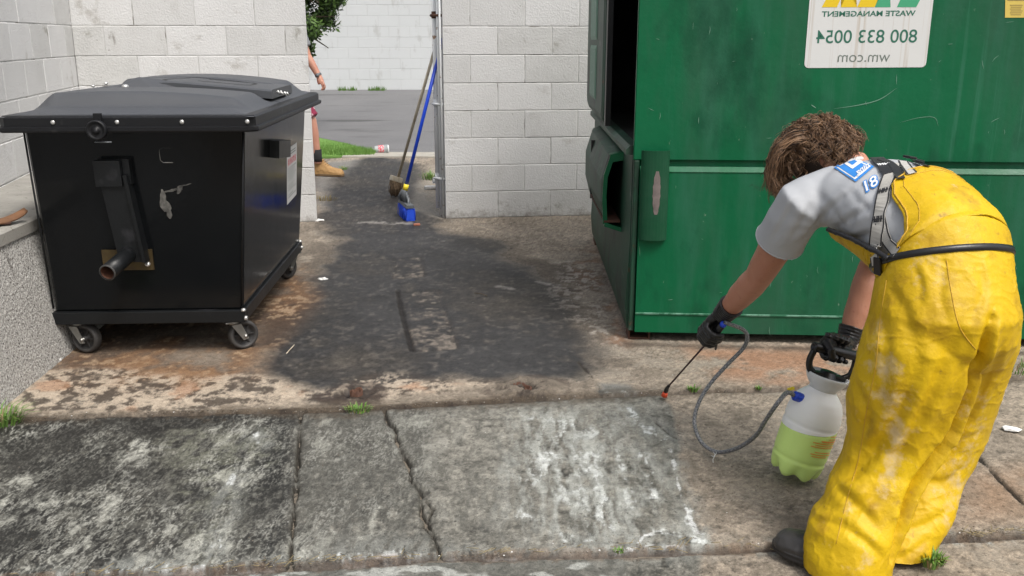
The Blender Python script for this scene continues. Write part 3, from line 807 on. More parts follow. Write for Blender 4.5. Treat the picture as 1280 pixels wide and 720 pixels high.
block_wall('block_wall', (-14, 18.55), (9, 18.95), 4.1, 'clean white block wall at the far side of the road', [M['paint_far'], M['mortar_far']], z0=.34, seed=5)

# low pebble-dashed wall with a concrete ledge
lw = empty('low_wall', 'low pebble-dashed concrete wall with a plain ledge, left of the black bin', 'wall', (-2.0, 3.2, 0))
bd = MB(); ztop = .60
def lowx(y, k): return -1.905 - .066 * (y - 3.2) - .10 * k
rs = []
for y in np.linspace(3.2, 6.45, 26):
    xl = -3.02 + .218 * (6.55 - y) - .02
    rs.append([(lowx(y, 0), y, -.01), (lowx(y, .55), y, ztop * .55), (lowx(y, 1), y, ztop - .055), (xl, y, ztop - .055), (xl, y, -.01)])
bd.rings(rs, 0, False, True)
attach(bd.build('wall_face', M['pebble']), lw)
cp = MB(); rs = []
for y in np.linspace(3.19, 6.45, 26):
    xl = -3.02 + .218 * (6.55 - y) - .015
    x0 = lowx(y, 1) + .012
    rs.append([(x0, y, ztop - .055), (x0 + .002, y, ztop - .008), (x0 - .008, y, ztop), (xl, y, ztop + .004), (xl, y, ztop - .055)])
cp.rings(rs, 0, False, True)
attach(cp.build('ledge', M['cap']), lw)

# ================================================================== TREE beyond the left wall
def leafy(name, label, base, crown_c, rad, nleaf, seed, leafsize=.05, taper=0.0):
    r = random.Random(seed)
    t = empty(name, label, 'tree', base)
    tr = MB()
    c = Vector(crown_c); b = Vector(base)
    pts = [b + (c - b) * k + Vector((math.sin(k * 5) * .04, math.cos(k * 4) * .04 - .04, 0)) for k in np.linspace(0, 1, 8)]
    tr.tube(pts, [.10 - .07 * k for k in np.linspace(0, 1, 8)], 9)
    for i in range(16):
        k = r.uniform(.3, .95); p = b + (c - b) * k
        a = r.uniform(0, 6.28); q = c + Vector((math.cos(a) * rad[0] * .8, math.sin(a) * rad[1] * .8, r.uniform(-.7, .7) * rad[2]))
        tr.tube([p, p.lerp(q, .5) + Vector((0, 0, .06)), q], [.03, .018, .006], 6)
    attach(tr.build('trunk', M['bark']), t)
    lf = MB()
    cl = []
    for i in range(90):
        while True:
            p = Vector((r.uniform(-1, 1), r.uniform(-1, 1), r.uniform(-1, 1)))
            if .35 < p.length < 1: break
        cl.append((Vector((p.x * rad[0], p.y * rad[1], p.z * rad[2])) + c, r.uniform(.09, .2), r.random()))
    for i in range(nleaf):
        cc, cr, sh = cl[r.randrange(len(cl))]
        d = Vector((r.gauss(0, 1), r.gauss(0, 1), r.gauss(0, 1))).normalized()
        p = cc + d * cr * r.uniform(.4, 1.0) * Vector((1, 1, 1.3)).length / 1.7
        a = Vector((r.gauss(0, 1), r.gauss(0, 1), r.gauss(0, .8) + .6)).normalized(); bb = a.cross(d if abs(a.dot(d)) < .95 else Vector((1, 0, 0))).normalized()
        s = leafsize * r.uniform(.6, 1.3)
        lf.add([p, p + a * s * .5 + bb * s * .22, p + a * s, p + a * s * .5 - bb * s * .22], [(0, 1, 2, 3)], 1 if r.random() < .3 else 0)
    attach(lf.build('crown', [M['leaf'], M['leaf_dark']]), t)
    return t
leafy('tree', 'dark green bushy tree showing beyond the left block wall, above the standing person', (-3.75, 13.2, .08), (-3.00, 13.0, 2.18), (.74, .7, 1.40), 60000, 5, .075)

# ================================================================== GRASS
def tuft(label, c, r0, n, h, seed, matl='grass', lean=(0, 0)):
    r = random.Random(seed); m = MB(); c = Vector(c)
    for i in range(n):
        a = r.uniform(0, 6.28); q = r.random() ** .5 * r0
        p = Vector((math.cos(a) * q, math.sin(a) * q * .7, -.004))
        hh = h * r.uniform(.45, 1.1); w = r.uniform(.0012, .003)
        out = Vector((math.cos(a) + lean[0], math.sin(a) + lean[1], 0)) * hh * r.uniform(.2, .9)
        s = Vector((-math.sin(a), math.cos(a), 0)) * w
        m1 = p + out * .35 + Vector((0, 0, hh * .65)); m2 = p + out + Vector((0, 0, hh * r.uniform(.6, 1)))
        m.add([p - s, p + s, m1 + s * .8, m1 - s * .8, m2], [(0, 1, 2, 3), (3, 2, 4)], 1 if r.random() < .15 else 0)
    o = m.build('grass_tuft', [M[matl], M['grass_dry']])
    o.location = c
    return tag(o, label, 'grass tuft', 'grass tufts in the pavement joints')
tuft('largest bright green grass tuft, at the foot of the pebble-dashed wall on the far left', gp(2, 528), .07, 170, .075, 1, lean=(.5, 0))
tuft('half dry grass tuft where the upright slab crack meets the long joint', gp(448, 512), .05, 120, .022, 2, 'grass')
tuft('small green grass tuft just right of the orange wand tip', gp(866, 488), .020, 60, .028, 3)
tuft('smallest green grass tuft in the joint near the hose', gp(948, 486), .011, 34, .02, 4)
tuft('green grass tuft beside the hem of the yellow trousers', gp(1166, 706), .028, 90, .045, 5)
tuft('pale flat weed by the corner of the green container, behind the worker', gp(1270, 462), .10, 70, .05, 6)
tuft('green weed by the boot of the person behind the wall', gp(430, 212), .05, 60, .05, 7)
tuft('green weed growing at the base of the open gate', gp(543, 224), .14, 240, .10, 8)
tuft('thin yellowish weed at the base of the left wall end', gp(405, 250), .12, 120, .05, 9, 'grass_dry')
tuft('thin weed in the lower gutter joint, under the foam', gp(774, 688), .02, 30, .012, 10)
gm = MB(); r = random.Random(12)
for i in range(9000):
    x = r.uniform(-2.75, -1.62); y = r.uniform(10.6, 12.1)
    k = ((x + 2.75) / 1.13); 
    if y > 12.1 - k * 1.0 or y < 10.6 + k * .2: continue
    zz = .03 + .05 * (1 - k)
    h = r.uniform(.02, .06); a = r.uniform(0, 6.28); w = .004
    gm.add([(x - w, y, zz - .03), (x + w, y, zz - .03), (x + math.cos(a) * h * .5, y + math.sin(a) * h * .5, zz + h)], [(0, 1, 2)])
gs = MB()
rs = [[(-3.4, 10.55, .0), (-3.4, 12.4, .12), (-3.4, 12.3, .14), (-3.4, 10.7, .06)], [(-2.7, 10.5, .0), (-2.7, 12.2, .11), (-2.7, 12.0, .14), (-2.7, 10.7, .07)], [(-2.1, 10.6, .0), (-2.1, 11.7, .06), (-2.1, 11.5, .08), (-2.1, 10.8, .05)], [(-1.62, 10.85, .0), (-1.62, 11.1, .01), (-1.62, 11.05, .02), (-1.62, 10.9, .02)]]
gs.rings(rs, 0, True, True)
tag(gs.build('grass_bank', mat('grass_bank', (.12, .26, .045), .8, var=(.18, .33, .07), vscale=14, bump=.02, bscale=90)), kind='structure')
tag(gm.build('grass', M['grass']), 'short bright grass on the bank beside the road', 'grass', kind='stuff')
fm = MB()
for i in range(700):
    x = r.uniform(-4, -1.2); y = 18.50 + .0174 * (x + 14) - .03 - r.random() * .12 + .0
    if math.sin(x * 9) + math.sin(x * 3.7) < .4: continue
    h = r.uniform(.03, .10); w = .008
    fm.add([(x - w, y, .33), (x + w, y, .33), (x + r.uniform(-.05, .05), y - .02, .34 + h)], [(0, 1, 2)])
tag(fm.build('weeds', M['grass']), 'weeds along the foot of the far wall', 'weeds', kind='stuff')

# ================================================================== BLACK WHEELED BIN
BY = R(2.65)
bn = empty('rubbish_bin', 'black steel wheeled bin with a dark grey plastic lid, in the left corner', 'rubbish bin', (-1.573, 3.82, 0), BY)
RB = Matrix.Rotation(BY, 3, 'Z')
def BL(x, y, z): return Vector((-1.573, 3.82, 0)) + RB @ Vector((x, y, z))
BLEN = 1.40
def bring(x0, x1, y0, y1, z, c=.012):
    return [BL(x0 + c, y0, z), BL(x1 - c, y0, z), BL(x1, y0 + c, z), BL(x1, y1 - c, z), BL(x1 - c, y1, z), BL(x0 + c, y1, z), BL(x0, y1 - c, z), BL(x0, y0 + c, z)]
m = MB()
zb, zt = .205, .985
m.rings([bring(-.405, .400, .01, BLEN, zb), bring(-.398, .405, .008, BLEN, zb + .03), bring(-.405, .478, -.045, BLEN + .02, zt)], 0, False, True)
body = attach(m.build('body', M['black_paint']), bn)
m = MB()      # folded corner lips
m.tube([BL(.398, .003, zb + .01), BL(.474, -.050, zt - .01)], .004, 6)
attach(m.build('corner_fold', M['black_flat']), bn)
m = MB(); m.tube([BL(-.404, .004, zb + .01), BL(-.402, -.050, zt - .01)], .004, 6)
attach(m.build('corner_fold', M['black_flat']), bn)
m = MB()      # base frame
fr = .055
for (x0, x1, y0, y1) in ((-.412, .412, -.012, .03), (-.412, .412, BLEN - .02, BLEN + .02), (-.412, -.37, .031, BLEN - .021), (.37, .412, .031, BLEN - .021)):
    m.box(BL((x0 + x1) / 2, (y0 + y1) / 2, .172), (x1 - x0, y1 - y0, fr), 0, .004, RB)
m.box(BL(0, BLEN / 2, .198), (.74, BLEN - .08, .006), 0, 0, RB)
attach(m.build('base_frame', M['black_flat']), bn)
for (x, y) in ((.418, .0), (.418, BLEN)):
    m = MB(); m.lathe([(0, 0), (.011, 0), (.011, .006), (.007, .012), (0, .012)], BL(x - .012, y - .006, .195), (0, 0, 1), 10); m.lathe([(0, 0), (.010, 0), (.010, .006), (.006, .011), (0, .011)], BL(x - .006, y - .01, .165), tuple(RB @ Vector((1, -.3, 0))), 10)
    attach(m.build('bolt', M['bolt']), bn)
# top rim
m = MB()
X0, X1, Y0, Y1 = -.475, .553, -.15, BLEN + .14
zr = .985
def ringr(o, z, c=.03): return bring(X0 - o, X1 + o, Y0 - o, Y1 + o, z, c)
m.rings([ringr(-.09, zr - .008), ringr(-.004, zr - .006), ringr(0, zr), ringr(0, zr + .013), ringr(-.012, zr + .017), ringr(-.012, zr + .050), ringr(-.022, zr + .058), ringr(-.10, zr + .062)], 0, False, True)
attach(m.build('rim', M['rim']), bn)
# moulded lid (a height field with raised ridges round a sunken middle)
NXl, NYl = 110, 150
def lidz(x, y):
    ex = np.minimum(x - X0, X1 - x); ey = np.minimum(y - Y0, Y1 - y)
    e = np.minimum(ex, ey)
    z = zr + .052 + .028 * sstep(0, .16, e)
    arch = 1 - .75 * ((x + .06) / .62) ** 2
    sx = sstep(.045, .16, ex)
    f = sstep(.17, .25, y - Y0) * (1 - sstep(.60, .68, y - Y0))
    b = sstep(1.02, 1.10, y - Y0) * (1 - sstep(1.48, 1.58, y - Y0))
    side = (1 - sstep(-.32, -.22, x)) * sstep(.17, .25, y - Y0) * (1 - sstep(1.48, 1.58, y - Y0))
    h = np.maximum(np.maximum(f * .86, b * 1.22), side * .9) * sx
    return z + .072 * h * np.clip(arch, .3, 1)
xs = np.linspace(X0 + .014, X1 - .014, NXl); ys_ = np.linspace(Y0 + .014, Y1 - .014, NYl)
XX, YY = np.meshgrid(xs, ys_)
ZZ = lidz(XX, YY)
vs = [BL(a, b, c) for a, b, c in zip(XX.ravel(), YY.ravel(), ZZ.ravel())]
fs = [(j * NXl + i, j * NXl + i + 1, (j + 1) * NXl + i + 1, (j + 1) * NXl + i) for j in range(NYl - 1) for i in range(NXl - 1)]
m = MB(); m.add(vs, fs, 0, True)
lid = attach(m.build('lid', M['lid']), bn)
# access flap lying in the middle, hinged at the left, tilted a little
m = MB()
fx0, fx1, fy0, fy1 = -.20, .475, .55, 1.06
def flz(x): return 1.146 - .045 * max(0, (x - .02)) / .5 + (.0)
rs = []
for x in np.linspace(fx0, fx1, 24):
    z = flz(x); k = .018
    rs.append([BL(x, fy0, z - .040), BL(x, fy0, z - .006), BL(x, fy0 + k, z), BL(x, fy0 + .05, z + .002), BL(x, fy1 - .05, z + .002), BL(x, fy1 - k, z), BL(x, fy1, z - .006), BL(x, fy1, z - .040)])
m.rings(rs, 0, False, True)
flap = attach(m.build('flap', M['lid']), bn)
def on_flap(pts, w, name, matl, tall=.0012):
    mm = MB()
    P = [BL(a, b, flz(a) + .0035) for a, b in pts]
    mm.ribbon(P, [Vector((0, 0, 1))] * len(P), w, tall)
    return mm
mm = MB()
for seg in (([(.10, .70), (.32, .70)]), ([(.32, .70), (.34, .72), (.34, .86), (.32, .88)]), ([(.32, .88), (.10, .88)]), ([(-.02, .60), (-.06, .68), (-.04, .80), (.02, .84)])):
    P = [BL(a, b, flz(a) + .003) for a, b in seg]
    mm.ribbon(P, [Vector((0, 0, 1))] * len(P), .008, .001)
for i in range(16):      # worn raised lettering on the flap, too shallow to read
    for row in (0, 1):
        a = -.02 + i * .017
        P = [BL(a, .92 + row * .05, flz(a) + .0025), BL(a + .01, .945 + row * .05, flz(a) + .0025)]
        mm.ribbon(P, [Vector((0, 0, 1))] * 2, .005, .001)
o = mm.build('embossing', M['rim']); attach(o, flap)
o.parent = flap; o.matrix_parent_inverse = Matrix.Identity(4)
# hinge peak, clips and rivets
m = MB()
m.rings([[BL(-.22, .50, 1.12), BL(-.06, .50, 1.12), BL(.04, .55, 1.12), BL(-.22, .80, 1.12)], [BL(-.18, .56, 1.154), BL(-.13, .56, 1.166), BL(-.04, .58, 1.154), BL(-.20, .75, 1.150)]], 0, False, True)
attach(m.build('hinge_cover', M['lid']), bn)
for p, r_b in ((BL(-.155, .44, 1.128), .016), (BL(-.30, .60, 1.135), .010), (BL(-.40, .70, 1.118), .009)):
    m = MB(); m.ball(p, ((1, 0, 0), (0, 1, 0), (0, 0, 1)), (r_b, r_b, r_b * .7), 12, 8)
    attach(m.build('bolt', M['bolt']), bn)
m = MB()
for k in range(5):
    a = BL(.485 + .010 * k, .60 + .02 * math.sin(k * 2.1), 1.088 - .002 * k)
    m.tube([a, a + Vector((.010, .012 * math.sin(k * 3), .010)), a + Vector((.018, .0, -.004))], [.005, .006, .003], 8)
attach(m.build('latch', M['bolt']), bn)
for u in (66, 145, 227, 308):
    p = at(u, 151, 3.672 if u < 200 else 3.69)
    m = MB(); m.ball(BL(*((RB.inverted() @ (p - Vector((-1.573, 3.82, 0)))).x, Y0 + .010, zr + .034)), ((1, 0, 0), (0, 1, 0), (0, 0, 1)), (.009, .005, .009), 12, 8)
    attach(m.build('rivet', M['bolt']), bn)
# gravity lock
m = MB()
c = BL(-.065, Y0 - .006, zr + .006)
ax = tuple(RB @ Vector((0, -1, 0)))
m.lathe([(0, 0), (.036, 0), (.040, .008), (.040, .020), (.034, .028), (.030, .020), (.012, .020), (.012, .030), (0, .030)], c, ax, 28)
m.box(BL(-.065, Y0 + .004, zr + .045), (.03, .02, .05), 0, .003, RB)
lk = attach(m.build('lid_lock', M['rim']), bn)
m = MB(); m.tube([BL(-.085, Y0 + .02, zr - .04), BL(-.085, Y0 - .002, zr - .043), BL(-.02, Y0 - .002, zr - .043)], .003, 8)
attach(m.build('lock_wire', M['grey_plastic']), bn)
# lifting trunnion: channel, cap, plate, tube
def fy(z): return -.045 * (z - zb) / (zt - zb) + .008
m = MB()
def slab(x0, x1, z0, z1, th, o, lean=0):
    y0a, y1a = fy(z0), fy(z1)
    vs = [BL(x0 + lean, y0a, z0), BL(x1 + lean, y0a, z0), BL(x1, y1a, z1), BL(x0, y1a, z1)]
    f = [v + RB @ Vector((0, -th, 0)) for v in vs]
    o.add(vs + f, [(0, 1, 2, 3), (7, 6, 5, 4), (0, 4, 5, 1), (1, 5, 6, 2), (2, 6, 7, 3), (3, 7, 4, 0)])
slab(-.115, -.018, .430, .785, .050, m, .035); slab(-.016, -.002, .430, .80, .062, m, .035)
tr = attach(m.build('lifting_channel', M['black_flat']), bn)
m = MB(); slab(-.128, -.022, .755, .86, .062, m); slab(-.020, .008, .76, .865, .040, m)
attach(m.build('channel_cap', M['black_flat']), bn)
m = MB(); slab(-.165, .045, .385, .475, .010, m)
pl = attach(m.build('bearing_plate', M['brass']), bn)
m = MB(); m.lathe([(0, 0), (.012, 0), (.010, .009), (0, .010)], BL(.022, fy(.42) - .010, .412), ax, 8)
attach(m.build('bolt', M['bolt']), bn)
tA = at(160, 319, 3.765); tB = at(134, 341, 3.60)
d_ = (tB - tA).normalized(); Lt = (tB - tA).length
m = MB(); m.lathe([(.0, -.02), (.034, -.02), (.034, Lt), (.029, Lt), (.029, .02), (0, .02)], tA, tuple(d_), 24)
tb = attach(m.build('trunnion_tube', M['black_flat']), bn)
m = MB(); m.lathe([(.0285, Lt - .002), (.0285, .03), (0, .03)], tA, tuple(d_), 24, cap=False)
o = m.build('rusty_bore', M['rust_orange']); attach(o, tb); 
m = MB(); m.lathe([(.0345, Lt - .004), (.0350, Lt), (.0290, Lt + .001)], tA, tuple(d_), 24, cap=False)
o = m.build('worn_lip', M['tyre_grey']); attach(o, tb)
# scraped patch and a bent-wire mark on the front panel
r = random.Random(4)
M['scrape'] = mat('scrape', (.012, .012, .012), .6, var=(.17, .165, .15), vscale=42, vfac=.35)
m = MB()
for (u0, v0, u1, v1, w) in ((202, 236, 208, 264, .034), (207, 256, 215, 273, .026), (205, 246, 212, 266, .03), (221, 242, 230, 231, .022), (226, 232, 241, 229, .005), (206, 240, 224, 235, .012)):
    pts = []
    for k in range(9):
        t = k / 8; u = u0 + (u1 - u0) * t + math.sin(t * 5 + u0) * 1.2; v = v0 + (v1 - v0) * t
        rr = _ray(u, v); # hit the sloping front panel
        lo = RB.inverted() @ (Vector((0, 0, CAM_H)) - Vector((-1.573, 3.82, 0))); ld = RB.inverted() @ rr
        kf = -.045 / (zt - zb)
        t_ = (.008 + kf * (lo.z - zb) - lo.y) / (ld.y - kf * ld.z)
        q = lo + ld * t_
        pts.append(BL(q.x, q.y - .008, q.z))
    m.ribbon(pts, [RB @ Vector((0, -1, -.05))] * 9, [w * math.sin(math.pi * (k + .6) / 9.2) * r.uniform(.7, 1.2) for k in range(9)], .0006)
attach(m.build('scrape_mark', M['scrape']), bn)
m = MB()
pts = [BL(x, fy(z) - .004, z) for x, z in ((.175, .905), (.135, .905), (.125, .895), (.125, .855), (.135, .845), (.175, .845))]
m.tube(pts, .003, 6)
attach(m.build('wire_guide', M['steel']), bn)
# bracket and notice on the right side panel
def side_pt(u, v, off=.001):
    rr = RB.inverted() @ _ray(u, v); lo = RB.inverted() @ (Vector((0, 0, CAM_H)) - Vector((-1.573, 3.82, 0)))
    k = (.478 - .400) / (zt - zb)      # flare of the side
    t_ = (.400 + k * (lo.z - zb) - lo.x) / (rr.x - k * rr.z)
    q = lo + rr * t_
    return BL(q.x + off, q.y, q.z)
NS = (RB @ Vector((1, 0, -.1))).normalized()
m = MB()
P = [side_pt(*q, 0) for q in ((337, 175), (352, 174), (352, 195), (337, 197))]
m.prism(P, NS * .045)
attach(m.build('side_bracket', M['black_flat']), bn)
P = [side_pt(*q, .0015) for q in ((358, 187), (370.5, 178), (370, 243), (358.5, 256))]
m = MB(); m.prism(P, NS * .0012)
nt_ = attach(m.build('notice', M['label_white']), bn)
def quad_in(P, a0, a1, b0, b1, off):
    def I(a, b): return (P[0].lerp(P[1], a)).lerp(P[3].lerp(P[2], a), b) + NS * off
    return [I(a0, b0), I(a1, b0), I(a1, b1), I(a0, b1)]
m = MB()
for k in range(5):      # red heading, broken into letter-like blocks
    m.prism(quad_in(P, .10 + k * .165, .10 + k * .165 + .12, .19, .31, .0016), NS * .0004)
attach(m.build('heading', M['txt_red']), nt_)
m = MB()
for k in range(13):
    b0 = .36 + k * .044
    if k in (6, 10): continue
    m.prism(quad_in(P, .10, .9 - .15 * ((k * 7) % 3), b0, b0 + .012, .0016), NS * .0004)
for k in range(2): m.prism(quad_in(P, .1, .85, .07 + k * .045, .085 + k * .045, .0016), NS * .0004)
attach(m.build('small_print', M['txt_grey']), nt_)
# castors
def castor(x, y, ang):
    ca = empty('castor', None, None); ca.parent = bn; ca.location = (x, y, 0); ca.rotation_euler = (0, 0, ang)
    def loc(mm, name, ma):
        o = mm.build(name, ma, ca); return o
    m = MB(); m.box((0, 0, .139), (.10, .085, .005), 0, .001); m.lathe([(0, 0), (.026, 0), (.026, .010), (.018, .016), (0, .016)], (0, 0, .122), (0, 0, 1), 16)
    for s in (-1, 1):
        q = [(.022, s * .031, .124), (-.022, s * .031, .124), (-.052, s * .031, .052), (-.028, s * .031, .048)]
        m.prism([Vector(a) for a in q], (0, s * .0035, 0))
    m.lathe([(0, 0), (.008, 0), (.008, .08), (0, .08)], (-.038, -.040, .066), (0, 1, 0), 8)
    loc(m, 'fork', M['steel'])
    m = MB(); m.lathe([(.048, -.020), (.060, -.022), (.0655, -.014), (.066, 0), (.0655, .014), (.060, .022), (.048, .020), (.048, -.020)], (-.038, 0, .066), (0, 1, 0), 30, cap=False)
    loc(m, 'tyre', M['tyre_grey'])
    m = MB(); m.lathe([(0, -.022), (.014, -.022), (.016, -.010), (.042, -.006), (.047, -.018), (.0485, -.018), (.0485, .018), (.047, .018), (.042, .006), (.016, .010), (.014, .022), (0, .022)], (-.038, 0, .066), (0, 1, 0), 30)
    for k in range(6):
        a = k * math.pi / 3
        m.box((-.038 + math.cos(a) * .029, 0, .066 + math.sin(a) * .029), (.030, .030, .006), 0, .001, Matrix.Rotation(-a, 3, 'Y'))
    loc(m, 'hub', M['rubber'])
castor(-.335, .06, R(163)); castor(.345, .05, R(214)); castor(.355, BLEN - .05, R(60)); castor(-.34, BLEN - .05, R(-80))

# ================================================================== GREEN CONTAINER
D0 = Vector((.530, 4.020, 0)); e1 = Vector((.9982, -.060, 0)); e2 = Vector((.010, 1.0, 0))
def D(s, t, z): return D0 + e1 * s + e2 * t + Vector((0, 0, z))
gd = empty('dumpster', 'large scratched green steel container with an open side hatch, behind the bending worker', 'dumpster', tuple(D0))
def dslab(m, s0, s1, t0, t1, z0, z1, mi=0, c=.004):
    """box in container coordinates with softened front edges"""
    F = [D(s0 + c, t0, z0 + c), D(s1 - c, t0, z0 + c), D(s1 - c, t0, z1 - c), D(s0 + c, t0, z1 - c)]
    G = [D(s0, t0 + c, z0), D(s1, t0 + c, z0), D(s1, t0 + c, z1), D(s0, t0 + c, z1)]
    H = [D(s0, t1, z0), D(s1, t1, z0), D(s1, t1, z1), D(s0, t1, z1)]
    fs = [(0, 1, 2, 3), (11, 10, 9, 8)]
    for i in range(4):
        j = (i + 1) % 4
        fs += [(i, 4 + i, 4 + j, j), (4 + i, 8 + i, 8 + j, 4 + j)]
    m.add(F + G + H, fs, mi)
LW, DP, HT = 3.7, 2.20, 2.05
m = MB(); dslab(m, 0, LW, 0, .018, .826, HT)
attach(m.build('upper_panel', M['green']), gd)
m = MB()
# lower panel, proud, with a sloping top edge
sec = [(-.016, .045), (-.016, .782), (.002, .798), (.02, .798), (.02, .045)]
ss_ = [.03 + k * (LW - .03) / 10 for k in range(11)]
m.rings([[D(s, t, z) for (t, z) in sec] for s in ss_], 0, False, True)
ss_[0] = .155
attach(m.build('lower_panel', M['green']), gd)
m = MB(); m.rings([[D(s, -.0165, .774), D(s, -.0195, .779), D(s, -.0005, .7995), D(s, .003, .7965)] for s in ss_], 0, False, True)
attach(m.build('ledge_strip', M['green']), gd)
m = MB(); m.rings([[D(s, -.021, .131), D(s, -.021, .136), D(s, -.0155, .139), D(s, -.0155, .128)] for s in [.03, .3, .8, 1.5, 2.4, 3.69]], 0, False, True)
attach(m.build('weld_seam', M['weld']), gd)
m = MB()     # far, rear, roof and inner faces
dslab(m, LW - .02, LW - .001, .03, DP, .05, HT - .01)
dslab(m, .03, LW - .03, DP - .02, DP, .05, HT - .01)
dslab(m, 0, LW, .02, DP, HT + .001, HT + .03)
dslab(m, .02, LW - .03, .04, DP - .03, .045, .06)
dslab(m, .03, LW - .03, .0185, .030, .78, .85)
attach(m.build('shell', M['green']), gd)
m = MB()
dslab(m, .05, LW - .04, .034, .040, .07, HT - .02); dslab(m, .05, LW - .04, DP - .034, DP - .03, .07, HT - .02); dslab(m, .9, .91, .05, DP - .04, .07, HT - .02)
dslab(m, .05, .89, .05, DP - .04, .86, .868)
attach(m.build('interior', M['inner_black']), gd)
m = MB()     # left side : lower wall, flared skirt, rear post
m.rings([[D(-.0, t, .045), D(-.012, t, .16), D(.0, t, .43), D(.0, t, .86), D(.02, t, .86), D(.02, t, .045)] for t in (.035, .3, .8, 1.4, 2.19)], 0, False, True)
dslab(m, -.004, .02, DP - .14, DP, .87, HT); dslab(m, .0, .02, .02, DP, 1.93, HT)
dslab(m, .004, .027, .0, .036, .045, .825)
attach(m.build('side_wall', M['green_dirty']), gd)
m = MB(); m.rings([[D(-.030, t, .845), D(-.030, t, .868), D(-.012, t, .885), D(.03, t, .885), D(.03, t, .845)] for t in (.03, .6, 1.3, 2.2)], 0, False, True)
attach(m.build('sill_rail', M['green_dirty']), gd)
# sliding hatch pushed towards the back
m = MB()
rs = []
t0, t1, z0, z1 = .88, 2.10, .895, 1.98
for k, (o, dpt) in enumerate(((0, -.022), (.0, -.036), (.02, -.056), (.05, -.066))):
    rr = []
    for (ct, cz, a0) in ((t1, z1, 0), (t0, z1, 90), (t0, z0, 180), (t1, z0, 270)):
        rad = .12 - o
        cx = ct - .12 if ct == t1 else ct + .12; cy = cz - .12 if cz == z1 else cz + .12
        for j in range(5):
            a = R(a0 + j * 22.5)
            rr.append(D(dpt, cx + math.cos(a) * rad, cy + math.sin(a) * rad))
    rs.append(rr)
m.rings(rs, 0, False, True)
ht = attach(m.build('hatch', M['green_dirty']), gd)
m = MB()
for (a, b) in ((1.0, 1.30), (1.33, 1.60), (1.64, 1.9)):
    m.rings([[D(-.068, 1.30, a), D(-.068, 1.75, a), D(-.068, 1.75, b), D(-.068, 1.30, b)], [D(-.074, 1.33, a + .02), D(-.074, 1.72, a + .02), D(-.074, 1.72, b - .02), D(-.074, 1.33, b - .02)]], 0, False, True)
o = m.build('hatch_rib', M['green_light']); attach(o, ht)
m = MB(); m.rings([[D(-.028, .80, .90), D(-.055, .80, .90), D(-.055, .875, .90), D(-.028, .875, .90)], [D(-.028, .80, 1.95), D(-.055, .80, 1.95), D(-.055, .875, 1.95), D(-.028, .875, 1.95)]], 0, False, True)
attach(m.build('hatch_edge', M['black_flat']), gd)
# fork pocket: bent-plate box open towards the front
m = MB()
def pocket_ring(t, w, zt_, zb_): return [D(-.001, t, zb_), D(-w * .75, t, zb_ + .02), D(-w, t, zb_ + .12), D(-w, t, zt_ - .12), D(-w * .65, t, zt_), D(-.001, t, zt_ + .02)]
rs = [pocket_ring(t, w, a, b) for t, w, a, b in ((.42, .09, .78, .44), (.46, .095, .79, .44), (.9, .10, .80, .43), (1.5, .10, .81, .43), (1.62, .08, .81, .45))]
outer = rs
n = 6; vs = [p for rr in rs for p in rr]; fs = []
for i in range(len(rs) - 1):
    for j in range(n - 1): fs.append((i * n + j, i * n + j + 1, (i + 1) * n + j + 1, (i + 1) * n + j))
fs.append(tuple((len(rs) - 1) * n + j for j in range(n)))
m.add(vs, fs, 0)
pk = m.build('fork_pocket', M['green_dirty'])
so = pk.modifiers.new('t', 'SOLIDIFY'); so.thickness = .008; so.offset = 0
attach(pk, gd)
m = MB()
m.rings([[D(-0.0897, .40, .46), D(-0.0958, .40, .60), D(-0.0912, .40, .70), D(-0.0608, .40, .80), D(-0.0471, .40, .775), D(-0.0722, .40, .69), D(-0.0760, .40, .60), D(-0.0684, .40, .47)],
         [D(-0.0859, .46, .46), D(-0.0920, .46, .60), D(-0.0874, .46, .70), D(-0.0570, .46, .79), D(-0.0433, .46, .765), D(-0.0684, .46, .69), D(-0.0722, .46, .60), D(-0.0646, .46, .47)]], 0, False, True)
m.rings([[D(-0.0646, .40, .80), D(.0, .39, .815), D(.0, .39, .775), D(-0.0494, .40, .765)], [D(-0.0646, .46, .80), D(.0, .46, .815), D(.0, .46, .775), D(-0.0494, .46, .765)]], 0, False, True)
m.rings([[D(-0.0798, .40, .47), D(.0, .39, .445), D(.0, .39, .425), D(-0.0836, .40, .45)], [D(-0.0798, .46, .47), D(.0, .46, .445), D(.0, .46, .425), D(-0.0836, .46, .45)]], 0, False, True)
o = m.build('pocket_lip', M['green']); attach(o, pk)
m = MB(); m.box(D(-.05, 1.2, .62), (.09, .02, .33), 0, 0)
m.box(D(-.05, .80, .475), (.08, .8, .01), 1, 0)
o = m.build('pocket_grime', [M['inner_black'], M['rust']]); attach(o, pk)
